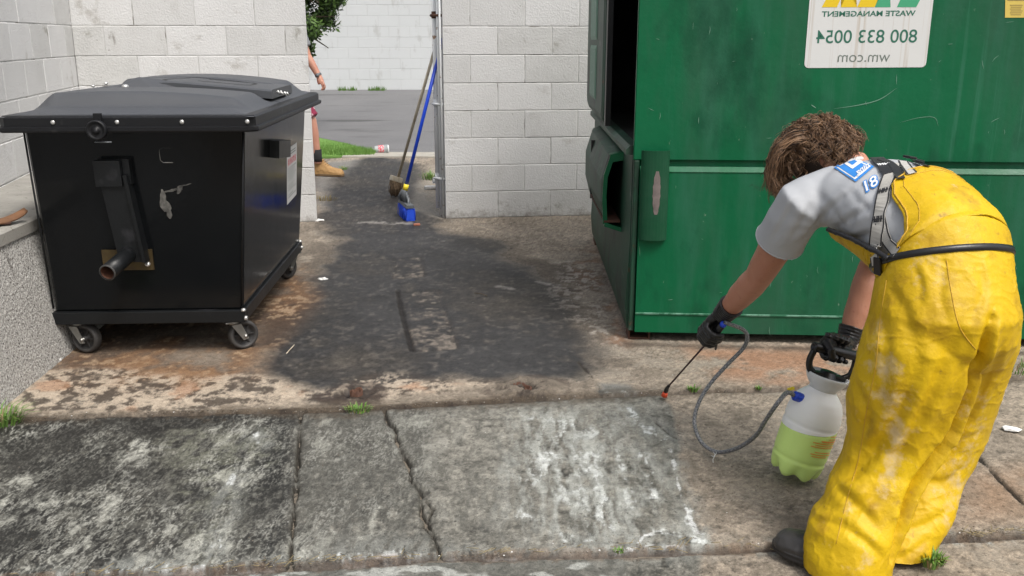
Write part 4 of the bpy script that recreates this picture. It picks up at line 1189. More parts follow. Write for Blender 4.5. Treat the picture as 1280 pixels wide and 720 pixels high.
# half-round guard plate on the front corner, with a worn patch
cs, cr = .092, .062
def hr(z, rr=cr, a0=8, a1=172, k=13): return [D(cs - math.cos(R(a0 + (a1 - a0) * i / (k - 1))) * rr, -.0170 - math.sin(R(a0 + (a1 - a0) * i / (k - 1))) * rr * .55, z) for i in range(k)]
m = MB()
rs = []
for z in np.linspace(.478, .872, 5):
    a = hr(z); b = hr(z, cr - .006)
    rs.append(a + b[::-1])
m.rings(rs, 0, False, True)
hp = attach(m.build('guard_plate', mat('green_guard', (.005, .056, .024), .5, spec=.15, var=(.02, .07, .04), vscale=8, spots=[((.30, .25, .20), 22, .68, .74, (1, 1, 1))])), gd)
m = MB(); NP = 15; rs = []
for i in range(NP):
    z = .595 + .19 * i / (NP - 1); w = 15 * math.sqrt(max(.02, 1 - ((i - (NP - 1) / 2) / (NP / 2)) ** 2)) * (1 + .1 * math.sin(i * 2.3))
    rs.append([D(cs - math.cos(R(96 + w * f)) * (cr + .0012), -.0170 - math.sin(R(96 + w * f)) * (cr + .0022) * .55, z) for f in (-1, -.5, 0, .5, 1)])
vs = [p for rr in rs for p in rr]
m.add(vs, [(i * 5 + j, i * 5 + j + 1, (i + 1) * 5 + j + 1, (i + 1) * 5 + j) for i in range(NP - 1) for j in range(4)], 0, True)
o = m.build('worn_patch', M['scuff']); attach(o, hp)
for s in (.055, 1.06, 2.15, 3.3):
    m = MB(); dslab(m, s - .05, s + .05, .012, .10, .0, .008); dslab(m, s - .05, s - .042, .012, .10, .009, .044); dslab(m, s + .042, s + .05, .012, .10, .009, .044); dslab(m, s - .05, s + .05, .085, .10, .009, .044)
    dslab(m, s - .05, s + .05, DP - .2, DP - .05, .0, .044)
    attach(m.build('skid', M['rust']), gd)
# scratches
def front_pt(u, v, t):
    rr = _ray(u, v); O = Vector((0, 0, CAM_H)); nrm = Vector((-e1.y, e1.x, 0)); P0 = D(0, t, 0)
    k = (P0 - O).dot(nrm) / rr.dot(nrm); return O + rr * k
m = MB(); r = random.Random(8)
def scr(pts, w, t):
    P = smooth_path([front_pt(u, v, t) for u, v in pts], 6)
    m.ribbon(P, [-e2] * len(P), [w * math.sin(math.pi * (i + .7) / (len(P) + .4)) for i in range(len(P))], .0004)
scr([(1042, 136), (1075, 131), (1100, 124), (1121, 110)], .0035, -.001); scr([(1014, 131), (1020, 135)], .004, -.001); scr([(1125, 153), (1150, 147), (1168, 147), (1173, 158)], .002, -.001)
for k in range(46):
    up = r.random() < .55
    u = r.uniform(792, 1275); v = r.uniform(5, 190) if up else r.uniform(222, 415)
    a = r.choice([0, 1.57, r.uniform(0, 3.1)]) + r.uniform(-.2, .2); l = r.uniform(2, 13)
    scr([(u, v), (u + math.cos(a) * l * .5 + r.uniform(-1, 1), v + math.sin(a) * l * .5), (u + math.cos(a) * l, v + math.sin(a) * l)], r.uniform(.0008, .0022), -.001 if up else -.0175)
o = m.build('scratches', mat('scratch', (.13, .27, .19), .6)); o['kind'] = 'stuff'; attach(o, gd)
# company sticker (reads mirrored, as in the photograph)
def sheet(P, off, name, ma, par, rad=.0):
    m = MB(); m.prism([p - e2 * off for p in P], -e2 * .0008)
    o = m.build(name, ma); return attach(o, par)
bl = front_pt(1005, 85, 0); brr = front_pt(1157, 84, 0); W_ = (brr - bl).length
sx = (brr - bl).normalized(); up_ = Vector((0, 0, 1)); Hs = .44; rc = .018
def sp(a, b, o=0): return bl + sx * a + up_ * b - e2 * o
pts = []
for (cx, cy, a0) in ((W_ - rc, rc, 270), (W_ - rc, Hs - rc, 0), (rc, Hs - rc, 90), (rc, rc, 180)):
    for j in range(5):
        a = R(a0 + j * 22.5); pts.append(sp(cx + math.cos(a) * rc, cy + math.sin(a) * rc))
stk = sheet(pts, .0008, 'sticker', M['sticker'], gd)
RS = Matrix((sx, up_, sx.cross(up_))).transposed().to_4x4()
def stext(body, u, v, width_px, ma, par, plane_t=0, bold=0.0, name='lettering', off=.0022, sy=None):
    c = front_pt(u, v, plane_t) - e2 * off
    o = text_mesh(body, 1.0, ma, name, None, Matrix.Identity(4), True, bold, .0002)
    xs_ = [q.co.x for q in o.data.vertices]; ys2 = [q.co.y for q in o.data.vertices]
    w = (front_pt(u + width_px / 2, v, plane_t) - front_pt(u - width_px / 2, v, plane_t)).length
    k = w / (max(xs_) - min(xs_)); ky = k * (sy or 1)
    cx, cy = (max(xs_) + min(xs_)) / 2, (max(ys2) + min(ys2)) / 2
    o.data.transform(Matrix.Translation(c) @ RS @ Matrix.Diagonal((k, ky, .3, 1)) @ Matrix.Translation((-cx, -cy, 0)))
    return attach(o, par)
stext('WASTE MANAGEMENT', 1085.5, 17, 117, M['txt_green'], stk, bold=.02, sy=.82)
stext('800 833 0054', 1083, 45.5, 126, M['txt_green'], stk, bold=.006)
stext('wm.com', 1079.5, 73, 65, M['txt_grey'], stk, sy=1.0, bold=-.004)
# monogram: broad zig-zag strokes, the left pair yellow, the right pair green
zb_ = (front_pt(1085, 9, 0) - bl).z; zt2 = zb_ + .125
def strokes(segs, ma, name):
    m = MB()
    for (u0, u1, k0, k1) in segs:      # bottom from u0 to u1, top shifted by k0,k1
        a = front_pt(u0, 9, 0); b = front_pt(u1, 9, 0); a.z = b.z = bl.z + zb_
        c = a + sx * k0 + up_ * .125; d = b + sx * k1 + up_ * .125
        m.prism([p - e2 * .0020 for p in (a, b, d, c)], -e2 * .0004)
    o = m.build(name, ma); return attach(o, stk)
strokes([(1027, 1046, .06, .045), (1051, 1071, .045, -.075), (1071.3, 1093, .05, .045)], M['logo_yellow'], 'monogram')
strokes([(1093.5, 1113, .045, -.03), (1121, 1145, .045, .055)], M['logo_green'], 'monogram')
P = [front_pt(*q, 0) for q in ((1256, 22), (1300, 22), (1302, -22), (1257, -22))]
yt = sheet(P, .0008, 'warning_tag', M['tag_yellow'], gd)
m = MB()
for k in range(6):
    P2 = [front_pt(u, v, 0) - e2 * .0018 for u, v in ((1262 + k % 2, 6 + k * 2.4), (1278 - (k % 3), 6 + k * 2.4), (1278 - (k % 3), 7 + k * 2.4), (1262 + k % 2, 7 + k * 2.4))]
    m.prism(P2, -e2 * .0003)
P2 = [front_pt(u, v, 0) - e2 * .0018 for u, v in ((1259, 1), (1298, 1), (1298, -5), (1259, -5))]
m.prism(P2, -e2 * .0003)
o = m.build('small_print', M['print_brown']); attach(o, yt)

# ================================================================== GATE, BROOMS
ga = empty('gate', 'white painted tubular gate swung open against the passage side of the wall', 'gate', (-.575, 7.25, 0))
m = MB()
gx = lambda y: -.572 - .018 * (y - 7.05)
for y in (7.10, 8.25): m.tube([(gx(y), y, .06), (gx(y), y, 2.15)], .021, 12)
for z in (.10, 1.12, 2.12): m.tube([(gx(7.1), 7.10, z), (gx(8.25), 8.25, z)], .017, 10)
attach(m.build('frame', M['gate_paint']), ga)
m = MB()
for k in range(-9, 10):
    for s in (-1, 1):
        pass
for k in range(34):
    for s in (-1, 1):
        z0 = -1.0 + k * .095
        a, b = (7.10, z0), (8.25, z0 + 1.15 * 1)
        if s < 0: a, b = (7.10, z0 + 1.15), (8.25, z0)
        (ya, za), (yb, zb2) = a, b
        def cl(ya, za, yb, zb2, lo, hi):
            if za == zb2: return None
            t0, t1 = sorted(((lo - za) / (zb2 - za), (hi - za) / (zb2 - za)))
            t0 = max(0, t0); t1 = min(1, t1)
            return (t0, t1) if t1 > t0 else None
        q = cl(ya, za, yb, zb2, .10, 2.12)
        if q:
            p0 = (gx(ya + (yb - ya) * q[0]) + .003 * s, ya + (yb - ya) * q[0], za + (zb2 - za) * q[0]); p1 = (gx(ya + (yb - ya) * q[1]) + .003 * s, ya + (yb - ya) * q[1], za + (zb2 - za) * q[1])
            m.tube([p0, p1], .0022, 5)
attach(m.build('wire_mesh', M['gate_paint']), ga)
m = MB(); m.tube([(-.545, 7.03, .02), (-.545, 7.03, 2.3)], .012, 8); m.tube([(-.528, 7.00, .0), (-.528, 7.00, 2.3)], .009, 8)
attach(m.build('hinge_post', M['gate_paint']), ga)
for z in (.30, .86, 1.50):
    m = MB(); m.lathe([(0, 0), (.024, 0), (.024, .05), (0, .05)], (gx(7.1), 7.10, z - .02), (0, 0, 1), 12); m.tube([(-.60, 7.06, z), (-.515, 7.0, z)], .010, 8)
    attach(m.build('hinge', M['gate_paint'] if z < 1.4 else M['rust']), ga)
m = MB(); m.lathe([(0, 0), (.022, 0), (.022, .13), (.015, .13), (.015, .1), (0, .1)], (-.49, 7.15, .265), (-1, -.25, .05), 12)
o = m.build('pipe_stub', M['gate_paint']); o.data.transform(Matrix.Translation((0, 0, 0)))
attach(o, ga)

def broom(name, label, foot, top, hm, headfn, rad, grp):
    b = empty(name, label, 'broom', tuple(foot), 0, grp)
    m = MB(); m.tube([foot, top], rad, 12); m.ball(top, ((1, 0, 0), (0, 1, 0), (0, 0, 1)), (rad, rad, rad * 1.2), 10, 6)
    attach(m.build('handle', hm), b)
    headfn(b, foot, (top - foot).normalized())
    return b
f1 = at(505, 243, 7.02); t1_ = at(553, 50, 7.10)
def head_blue(b, f, d):
    c = Vector((f.x + .015, f.y, 0))
    h = Vector((.30, -.95, 0)).normalized()     # along the head
    w = Vector((h.y, -h.x, 0))
    m = MB()
    L_ = .16
    rs = []
    for k in np.linspace(-1, 1, 9):
        p = c + h * (L_ * k); hw = .028 * (1 - .25 * abs(k) ** 3)
        rs.append([p - w * (hw + .012), p + w * (hw + .012), p + w * hw + Vector((0, 0, .10)), p - w * hw + Vector((0, 0, .10))])
    m.rings(rs, 0, False, True)
    rr = random.Random(3)
    for k in range(260):
        q = c + h * rr.uniform(-L_, L_) + w * rr.uniform(-.036, .036)
        e = q + w * rr.uniform(-.014, .014) + h * rr.uniform(-.012, .012)
        m.tube([q + Vector((0, 0, .09)), Vector((e.x, e.y, .003))], [.0022, .0018], 4)
    attach(m.build('bristles', M['bristle_blue']), b)
    m = MB()
    rs = []
    for k in np.linspace(-1, 1, 9):
        p = c + h * (L_ * 1.03 * k) + Vector((0, 0, .098))
        rs.append([p - w * .032, p + w * .032, p + w * .026 + Vector((0, 0, .022)), p - w * .026 + Vector((0, 0, .022))])
    m.rings(rs, 0, False, True)
    m.tube([c + Vector((0, 0, .11)), f + Vector((0, 0, .01)), f + d * .05], [.024, .022, .019], 12)
    m.tube([c + h * -.09 + Vector((-.0, 0, .09)), c + h * -.03 + Vector((-.045, 0, .16)), f + d * .04 + Vector((-.015, 0, 0))], [.012, .014, .012], 8)
    m.tube([c + h * .09 + Vector((-.0, 0, .09)), c + h * .03 + Vector((.012, 0, .14)), f + d * .03], [.010, .012, .012], 8)
    attach(m.build('bracket', M['grey_plastic']), b)
    m = MB(); m.tube([f + d * .035, f + d * .08], [.021, .020], 14)
    attach(m.build('collar', M['plastic_yellow']), b)
broom('broom', 'blue handled broom with yellow collar and blue bristles, leaning by the gate', f1, t1_, M['plastic_blue'], head_blue, .0135, 'brooms leaning at the passage')
f2 = at(498, 221, 8.0); t2 = at(549, 42, 7.30)
def head_tan(b, f, d):
    c = Vector((f.x - .02, f.y, 0)); zf = f.z - .02
    m = MB(); m.box((c.x, c.y, zf), (.10, .07, .045), 0, .008, Matrix.Rotation(.5, 3, 'Z') @ Matrix.Rotation(.35, 3, 'Y'))
    attach(m.build('block', M['wood']), b)
    m = MB(); rr = random.Random(5)
    for k in range(420):
        ca, sa = math.cos(.5), math.sin(.5)
        a, e = rr.uniform(-.048, .048), rr.uniform(-.032, .032)
        p = Vector((c.x + a * ca - e * sa, c.y + a * sa + e * ca, zf - .015 - .3 * a))
        q = Vector((p.x + rr.uniform(-.02, .04), p.y + rr.uniform(-.02, .02), max(.003, zf - .13 + rr.uniform(-.02, .02))))
        m.tube([p, p.lerp(q, .6) + Vector((rr.uniform(-.01, .01), 0, 0)), q], [.0028, .0026, .0018], 4)
    attach(m.build('bristles', M['bristle_tan']), b)
broom('broom', 'pale wooden handled broom with worn tan bristles, standing behind the blue one', f2, t2, M['wood'], head_tan, .0125, 'brooms leaning at the passage')

# ================================================================== SMALL LITTER
def bit(name, label, cat, fn, group=None):
    m = MB(); ma, c = fn(m); o = m.build(name, ma); o.location = c; return tag(o, label, cat, group)
cp_ = empty('plastic_cup', 'crushed clear plastic cup with red print lying on the kerb strip', 'cup', tuple(gp(478, 193) + Vector((0, 0, .03))))
m = MB(); m.lathe([(.030, 0), (.034, .05), (.042, .15), (.045, .155), (.0435, .155), (.033, .05), (.029, .002), (0, .002), (0, 0)], (-.09, 0, .035), (1, .1, .02), 20, mod=lambda r_, z_, a: (r_ * (1 + .18 * math.sin(2 * a + 1)), z_), cap=False)
o = m.build('cup_wall', M['cup_clear'], cp_)
m = MB(); m.lathe([(.0355, .045), (.040, .11)], (-.09, 0, .035), (1, .1, .02), 20, mod=lambda r_, z_, a: (r_ * 1.01 * (1 + .18 * math.sin(2 * a + 1)), z_ + .006 * math.sin(5 * a)), cap=False)
m.build('print', M['txt_red'], cp_)
m = MB(); m.lathe([(.047, 0), (.048, .012), (.040, .016), (0, .016)], (.065, .0, .035), (1, .1, .02), 20)
m.build('cup_lid', M['plastic_white'], cp_)
def crumple(cx, r0, h, seed):
    def fn(m):
        rr = random.Random(seed); n = 9; 
        vs = [(0, 0, h)] + [(math.cos(a) * r0 * rr.uniform(.5, 1.2), math.sin(a) * r0 * rr.uniform(.4, .9), h * rr.uniform(.3, 1.4)) for a in np.linspace(0, 6.28, n, endpoint=False)] + [(math.cos(a + .3) * r0 * rr.uniform(.8, 1.5), math.sin(a + .3) * r0 * rr.uniform(.6, 1.1), h * rr.uniform(.05, .5)) for a in np.linspace(0, 6.28, n, endpoint=False)]
        vs += [(v[0], v[1], v[2] - .0008) for v in vs]; N = 2 * n + 1
        fs = []
        for b_ in (0, N):
            fs += [(b_, b_ + 1 + i, b_ + 1 + (i + 1) % n) for i in range(n)] + [(b_ + 1 + i, b_ + 1 + n + i, b_ + 1 + n + (i + 1) % n, b_ + 1 + (i + 1) % n) for i in range(n)]
        fs += [(1 + n + i, N + 1 + n + i, N + 1 + n + (i + 1) % n, 1 + n + (i + 1) % n) for i in range(n)]
        m.add(vs, fs)
        return cx
    return fn
bit('paper_scrap', 'crumpled white paper scrap on the slab right of the yellow trousers', 'litter', crumple((M['paper'], gp(1263, 537)), .027, .010, 3), 'paper scraps on the ground')
bit('paper_scrap', 'small white paper scrap on the black walkway, beside the bin', 'litter', crumple((M['paper'], gp(404, 349)), .024, .008, 4), 'paper scraps on the ground')
bit('paper_scrap', 'tiny white paper scrap by the left front castor and the low wall', 'litter', lambda m: (m.box((0, 0, .006), (.006, .034, .008), 0, .001, Matrix.Rotation(-.7, 3, 'Z')), (M['paper'], gp(72, 452)))[1], 'paper scraps on the ground')
bit('paper_scrap', 'white crumb of paint at the foot of the left wall end', 'litter', crumple((M['paper'], gp(400, 276)), .03, .012, 6), 'paper scraps on the ground')
bit('stone', 'pale flat stone among the weeds by the gate', 'stone', lambda m: (m.box((0, 0, .018), (.14, .07, .035), 0, .014, Matrix.Rotation(.2, 3, 'Z')), (M['paint_wall'], gp(540, 237)))[1])
bit('brick_chip', 'orange brick chip on the walkway below the blue broom', 'brick chip', lambda m: (m.box((0, 0, .008), (.05, .026, .016), 0, .006, Matrix.Rotation(.2, 3, 'Z')), (M['brick_bit'], gp(521, 282)))[1])
for (u0, v0, u1, v1, lab) in ((358, 443, 368, 432, 'thin pale twig on the black walkway, right of the front castor'), (593, 367, 609, 371, 'thin dark twig on the black walkway, in the middle of the passage')):
    a, b = gp(u0, v0), gp(u1, v1); m = MB(); c = (a + b) / 2
    m.tube(smooth_path([a - c + Vector((0, 0, .004)), Vector((.003, .004, .007)), b - c + Vector((0, 0, .004))], 4), .0022, 6)
    o = m.build('twig', M['wood'] if u0 < 400 else M['bark']); o.location = c; tag(o, lab, 'twig', 'twigs on the walkway')
for (u, v, rr_, lab) in ((652, 485, .036, 'rusted stub of a cut-off post grouted in the slab below the walkway, right one'), (446, 490, .022, 'flatter rusted post stub just above the half dry grass tuft')):
    ps = empty('post_stub', lab, 'post stub', tuple(gp(u, v, .006) + Vector((0, 0, -.004))), 0, 'rusted post stubs at the slab joint')
    rj = random.Random(int(u)); jag = [rj.uniform(-.008, .006) for _ in range(24)]
    m = MB(); m.lathe([(rr_ + .004, -.05), (rr_ + .003, .012), (rr_ - .002, .014), (rr_ - .006, .010), (rr_ - .008, -.02), (0, -.022)], (0, 0, 0), (0, 0, 1), 24, mod=lambda r_, z_, a: (r_ * (1 + .08 * math.sin(3 * a + u)), z_ + (jag[int(a / 6.2832 * 24) % 24] if z_ > 0 else 0)), cap=False)
    m.build('rusty_pipe', M['rust'], ps)
    m = MB(); vs_ = []
    for k in range(16):
        a = k * 2 * math.pi / 16; vs_.append((math.cos(a) * rr_ * .9, math.sin(a) * rr_ * .9, -.012 + rj.uniform(-.005, .005)))
    m.add(vs_ + [(0, 0, -.02)], [(k, (k + 1) % 16, 16) for k in range(16)], 0, True); m.build('debris', M['bark'], ps)
bk = empty('bark_piece', 'curled brown piece of wood lying on the ledge of the low wall', 'wood scrap', tuple(at(12, 262, 3.75)))
bk.location.z = ztop + .004
bk.location.x = -2.10; bk.location.y = 3.72
m = MB(); rs = []
for t in np.linspace(0, 1, 9):
    y = -.07 + .13 * t; w = .032 * math.sin(math.pi * (.15 + .7 * t)); z = .012 + .03 * t * t
    rs.append([(-w + .07 * t, y, z), (0 + .07 * t, y, z + .014), (w + .07 * t, y, z), (w * .9 + .07 * t, y, z - .006), (.07 * t, y, z + .006), (-w * .9 + .07 * t, y, z - .006)])
m.rings(rs, 0, True, True); m.build('curl', M['brown_leaf'], bk)
m = MB(); m.box((-.01, 0, .008), (.09, .12, .008), 0, .002, Matrix.Rotation(.5, 3, 'Z')); m.build('flake', M['rust'], bk)
m = MB(); r = random.Random(21)     # grit, crumbs and dead grass in the joints
def crumb(x, y, s):
    a = r.uniform(0, 6.28)
    v = [(x + math.cos(a + k * 2.09) * s * r.uniform(.7, 1.3), y + math.sin(a + k * 2.09) * s, .001) for k in range(3)] + [(x, y, s * r.uniform(.5, 1))]
    m.add(v, [(0, 1, 3), (1, 2, 3), (2, 0, 3)], 0 if r.random() < .55 else (1 if r.random() < .93 else 2))
seam_l = [(0, 524), (100, 519), (240, 514), (375, 512), (480, 508), (640, 499), (800, 491), (960, 485), (1280, 471)]
low_l = [(0, 722), (320, 706), (430, 699), (640, 690), (860, 684), (1200, 668), (1280, 664)]
for L_, n in ((seam_l, 700), (low_l, 700)):
    for k in range(n):
        i = r.randrange(len(L_) - 1); t = r.random(); u = L_[i][0] + (L_[i + 1][0] - L_[i][0]) * t; v = L_[i][1] + (L_[i + 1][1] - L_[i][1]) * t
        p = gp(u, v); crumb(p.x, p.y + r.gauss(0, .016), r.uniform(.0012, .0042))
for k in range(900):
    p = gp(r.uniform(0, 1280), 290 + 430 * r.random() ** 1.4); crumb(p.x, p.y, r.uniform(.001, .0032))
for k in range(500):
    p = gp(r.uniform(640, 1280), r.uniform(430, 720)); crumb(p.x, p.y, r.uniform(.001, .0026))
for k in range(130):     # straw
    i = r.randrange(len(low_l) - 1); t = r.random(); u = low_l[i][0] + (low_l[i + 1][0] - low_l[i][0]) * t; v = low_l[i][1] + (low_l[i + 1][1] - low_l[i][1]) * t
    p = gp(u, v) + Vector((0, r.gauss(0, .012), 0)); a = r.gauss(0, .5); l = r.uniform(.01, .04)
    m.tube([p + Vector((0, 0, .002)), p + Vector((math.cos(a) * l, math.sin(a) * l, r.uniform(.002, .012)))], .0009, 4, 3)
tag(m.build('grit', [M['grit'], M['bark'], M['paper'], M['grass_dry']]), 'grit, crumbs and dead grass scattered over the concrete', 'grit', kind='stuff')

# ================================================================== SPRAYER
TB = at(990, 603, 2.64); TB.z = .020
TA = (Vector((math.sin(R(14.5)), .03, math.cos(R(14.5))))).normalized()
TX = Vector((1, 0, 0)); TX = (TX - TA * TX.dot(TA)).normalized(); TY = TA.cross(TX)
def TP(x, y, z): return TB + TX * x + TY * y + TA * z
sp_ = empty('pump_sprayer', 'milky white pump sprayer half full of green liquid, tilted in the gloved hand', 'sprayer', tuple(TB))
def petal(r_, z_, a):
    k = max(0, 1 - z_ / .055)
    c = .5 + .5 * math.cos(6 * a)
    return (r_ * (1 - .16 * k * (1 - c) ** 2), z_ + .020 * k * (1 - c) * (r_ / .1) ** 1.0)
prof = [(.0, .016), (.04, .014), (.066, .002), (.075, .000), (.085, .010), (.091, .028), (.0945, .052), (.0925, .060), (.0925, .064), (.0955, .072), (.0965, .12), (.0965, .168), (.0945, .174), (.0945, .178), (.0965, .186), (.0960, .205), (.091, .232), (.080, .256), (.064, .272), (.048, .282), (.042, .290), (.042, .302), (0, .302)]
prof = [(r_ * (.87 if z_ < .275 else .95), z_) for r_, z_ in prof]
m = MB()
# finer profile
pf = []
for i in range(len(prof) - 1):
    for k in range(3):
        t = k / 3; pf.append((prof[i][0] * (1 - t) + prof[i + 1][0] * t, prof[i][1] * (1 - t) + prof[i + 1][1] * t))
pf.append(prof[-1])
m.lathe(pf, TB, tuple(TA), 72, mod=petal, cap=False)
tank = m.build('tank', [M['tank'], M['tank_wet']])
bm = bmesh.new(); bm.from_mesh(tank.data)
lv_ = TP(0, 0, .165); ln_ = Vector((.10, 0, 1)).normalized()
bmesh.ops.bisect_plane(bm, geom=bm.verts[:] + bm.edges[:] + bm.faces[:], plane_co=lv_, plane_no=ln_)
for f_ in bm.faces:
    f_.material_index = 1 if (f_.calc_center_median() - lv_).dot(ln_) < 0 else 0; f_.smooth = True
bm.to_mesh(tank.data); bm.free()
attach(tank, sp_)
# liquid: same shape shrunk a little, cut level
bm = bmesh.new(); m = MB(); m.lathe([(max(0, r_ - .0015), z_ + (.0015 if z_ < .1 else -.0015)) for r_, z_ in pf], TB, tuple(TA), 72, mod=petal, cap=False)
vv = [bm.verts.new(p) for p in m.v]
for f in m.f:
    try: bm.faces.new([vv[i] for i in f])
    except Exception: pass
bmesh.ops.remove_doubles(bm, verts=bm.verts[:], dist=1e-5)
lev = TP(0, 0, .165)
res = bmesh.ops.bisect_plane(bm, geom=bm.verts[:] + bm.edges[:] + bm.faces[:], plane_co=lev, plane_no=Vector((.10, 0, 1)).normalized(), clear_outer=True)
ed = [e for e in res['geom_cut'] if isinstance(e, bmesh.types.BMEdge)]
bmesh.ops.holes_fill(bm, edges=ed, sides=0)
bmesh.ops.recalc_face_normals(bm, faces=bm.faces[:])
me = bpy.data.meshes.new('liquid'); bm.to_mesh(me); bm.free(); me.materials.append(M['liquid'])
for p in me.polygons: p.use_smooth = len(p.vertices) < 6
o = bpy.data.objects.new('liquid', me); COL.objects.link(o); attach(o, sp_)
m = MB(); m.lathe([(.041, .284), (.042, .296), (.052, .306), (.060, .318), (.0645, .330), (.0655, .336), (.062, .337), (.057, .322), (.046, .311), (0, .308)], TB, tuple(TA), 40)
attach(m.build('funnel_collar', M['plastic_white']), sp_)
HD = (TX * math.cos(R(8)) + TY * math.sin(R(8))).normalized()      # direction of the grip bar
HB = TA
hc = TB + TA * .312
def HP(x, z, y=0): return hc + HD * x + HB * z + HD.cross(HB) * y
m = MB()
m.lathe([(0, 0), (.043, 0), (.045, .010), (.046, .016), (.026, .020), (.024, .034), (0, .034)], hc, tuple(TA), 28)
m.box(HP(0, .020), (.112, .030, .016), 0, .005, Matrix((HD, HD.cross(HB) * -1, HB)).transposed())
def flat_tube(pts, r_, fl): m.tube(smooth_path(pts, 3), r_, 12, flat=fl)
flat_tube([HP(-.045, .018), HP(-.066, .034), HP(-.074, .060), HP(-.070, .092)], .0085, 1.25)
flat_tube([HP(.045, .018), HP(.070, .034), HP(.076, .060), HP(.072, .092)], .0085, 1.25)
m.tube([HP(.066, .050, 0), HP(.088, .046, 0)], .006, 8); m.tube([HP(.07, .080), HP(.090, .078)], .0055, 8)
attach(m.build('pump_handle', M['plastic_black']), sp_)
m = MB(); m.lathe([(0, 0), (.0145, .001), (.0155, .004), (.0150, .150), (.0145, .157), (.011, .157), (.011, .14), (0, .14)], HP(.079, .100), tuple(-HD), 24)
attach(m.build('grip_bar', M['plastic_black']), sp_)
GRIP = HP(.004, .100)
nut = at(1001, 499, 2.575)
# sit the outlet on the shoulder of the tank
tv = MB(); tv.lathe(pf, TB, tuple(TA), 48, mod=petal)
tb_bvh = BVHTree.FromPolygons([Vector(p) for p in tv.v], tv.f)
h_ = tb_bvh.ray_cast(Vector((0, 0, CAM_H)), _ray(1000, 497).normalized())
nut = h_[0]; nn = h_[1] if h_[1].dot(_ray(1000, 497)) < 0 else -h_[1]
nd = (nn + Vector((-.9, -.1, .1))).normalized()
m = MB(); m.lathe([(0, -.006), (.0145, -.006), (.0155, .004), (.015, .020), (.011, .024), (0, .024)], nut, tuple(nd), 12, smooth=False)
attach(m.build('hose_nut', M['plastic_blue']), sp_)
yc = tb_bvh.ray_cast(Vector((0, 0, CAM_H)), _ray(994, 492).normalized())
if yc[0]:
    m = MB(); m.box(yc[0] + Vector((-.008, .02, .008)), (.022, .010, .008), 0, .002, Matrix.Rotation(-.3, 3, 'Y')); attach(m.build('strainer_clip', M['plastic_yellow']), sp_)
# orange print
m = MB()
def arc(z, a0, a1, w):
    P, Nn = [], []
    for k in range(9):
        a = R(a0 + (a1 - a0) * k / 8); d = TX * math.cos(a) - TY * math.sin(a) * -1
        d = TX * math.cos(a) + TY * math.sin(a)
        P.append(TB + TA * z + d * .0850); Nn.append(d)
    m.ribbon(P, Nn, w, .0004)
for z, a0, a1 in ((.147, -78, -32), (.157, -62, -34), (.128, -98, -32), (.134, -90, -40), (.141, -96, -34), (.150, -80, -28), (.112, -86, -42), (.104, -94, -36), (.097, -90, -50), (.166, -60, -36)):
    arc(z, a0, a1, .0022)
o = m.build('print', M['orange_print']); attach(o, tank)

# hand grip of the spray wand and the hose
WG = at(893, 418, 2.93)               # where the left hand closes round it
WT = at(831, 488, 3.31)               # nozzle
WD = (WT - WG).normalized()
wand_top = WG - WD * .075
wr = empty('spray_wand', 'thin dark spray wand with an orange nozzle tip, pointing at the slab joint', 'spray wand', tuple(WG))
m = MB(); m.tube([wand_top, WG - WD * .02, WG + WD * .05, WG + WD * .075], [.011, .013, .012, .008], 14)
m.tube([WG - WD * .03 + Vector((.0, -.012, -.010)), WG + WD * .045 + Vector((.02, -.01, -.030))], [.006, .004], 8)
attach(m.build('trigger_handle', M['plastic_black']), wr)
m = MB(); m.tube([WG + WD * .07, WT - WD * .05], .0036, 10)
attach(m.build('wand_tube', M['wand']), wr)
m = MB(); m.tube([WT - WD * .055, WT - WD * .045, WT - WD * .03, WT - WD * .022 + Vector((0, 0, -.004)), WT - WD * .010 + Vector((0, 0, -.010))], [.004, .0062, .0068, .0085, .0085], 12)
attach(m.build('elbow', M['plastic_black']), wr)
m = MB(); m.tube([WT - WD * .010 + Vector((0, 0, -.010)), WT + Vector((-.001, 0, -.022))], [.0085, .0125], 14)
attach(m.build('nozzle', M['plastic_red']), wr)
m = MB(); m.lathe([(0, 0), (.0105, 0), (.0115, .010), (.0105, .018), (0, .018)], wand_top + WD * .004, tuple(-WD), 12)
attach(m.build('hose_nut', M['plastic_blue']), wr)
hp_ = [nut + nd * .018, nut + nd * .05 + Vector((0, -.006, .004)), at(972, 504, 2.56), at(958, 524, 2.60), at(944, 545, 2.66), at(922, 560, 2.72), at(897, 565, 2.78), at(877, 553, 2.83), at(868, 528, 2.87), at(874, 502, 2.90), at(890, 477, 2.92), at(912, 453, 2.93), at(930, 434, 2.93), at(934, 420, 2.92), at(927, 411, 2.91), wand_top - WD * .02]
hose = empty('hose', 'grey braided hose hanging in a loop from the sprayer to the wand', 'hose', tuple(hp_[6]))
m = MB(); HPth = smooth_path(hp_, 12); m.tube(HPth, .0066, 14)
attach(m.build('hose_tube', M['hose']), hose)
m = MB()      # braid
for s in (1, -1):
    for ph in (0, 2.1, 4.2):
        br_ = []
        for i, p in enumerate(HPth):
            d = (HPth[min(i + 1, len(HPth) - 1)] - HPth[max(i - 1, 0)]).normalized(); e = d.cross(Vector((0, 1, 0))).normalized(); g = d.cross(e)
            a = s * i * .9 + ph; br_.append(p + (e * math.cos(a) + g * math.sin(a)) * .0067)
        m.tube(br_, .0008, 4)
attach(m.build('braid', M['steel']), hose)
m = MB()
tg = at(891, 566, 2.775)
m.tube(smooth_path([tg + Vector((0, -.007, .006)), tg + Vector((.006, -.008, -.004)), tg + Vector((.0, -.009, -.018)), tg + Vector((.001, -.01, -.032))], 4), .0011, 5)
m.tube(smooth_path([tg + Vector((.012, -.006, .004)), tg + Vector((.002, -.009, -.008)), tg + Vector((-.006, -.009, -.006))], 4), .0011, 5)
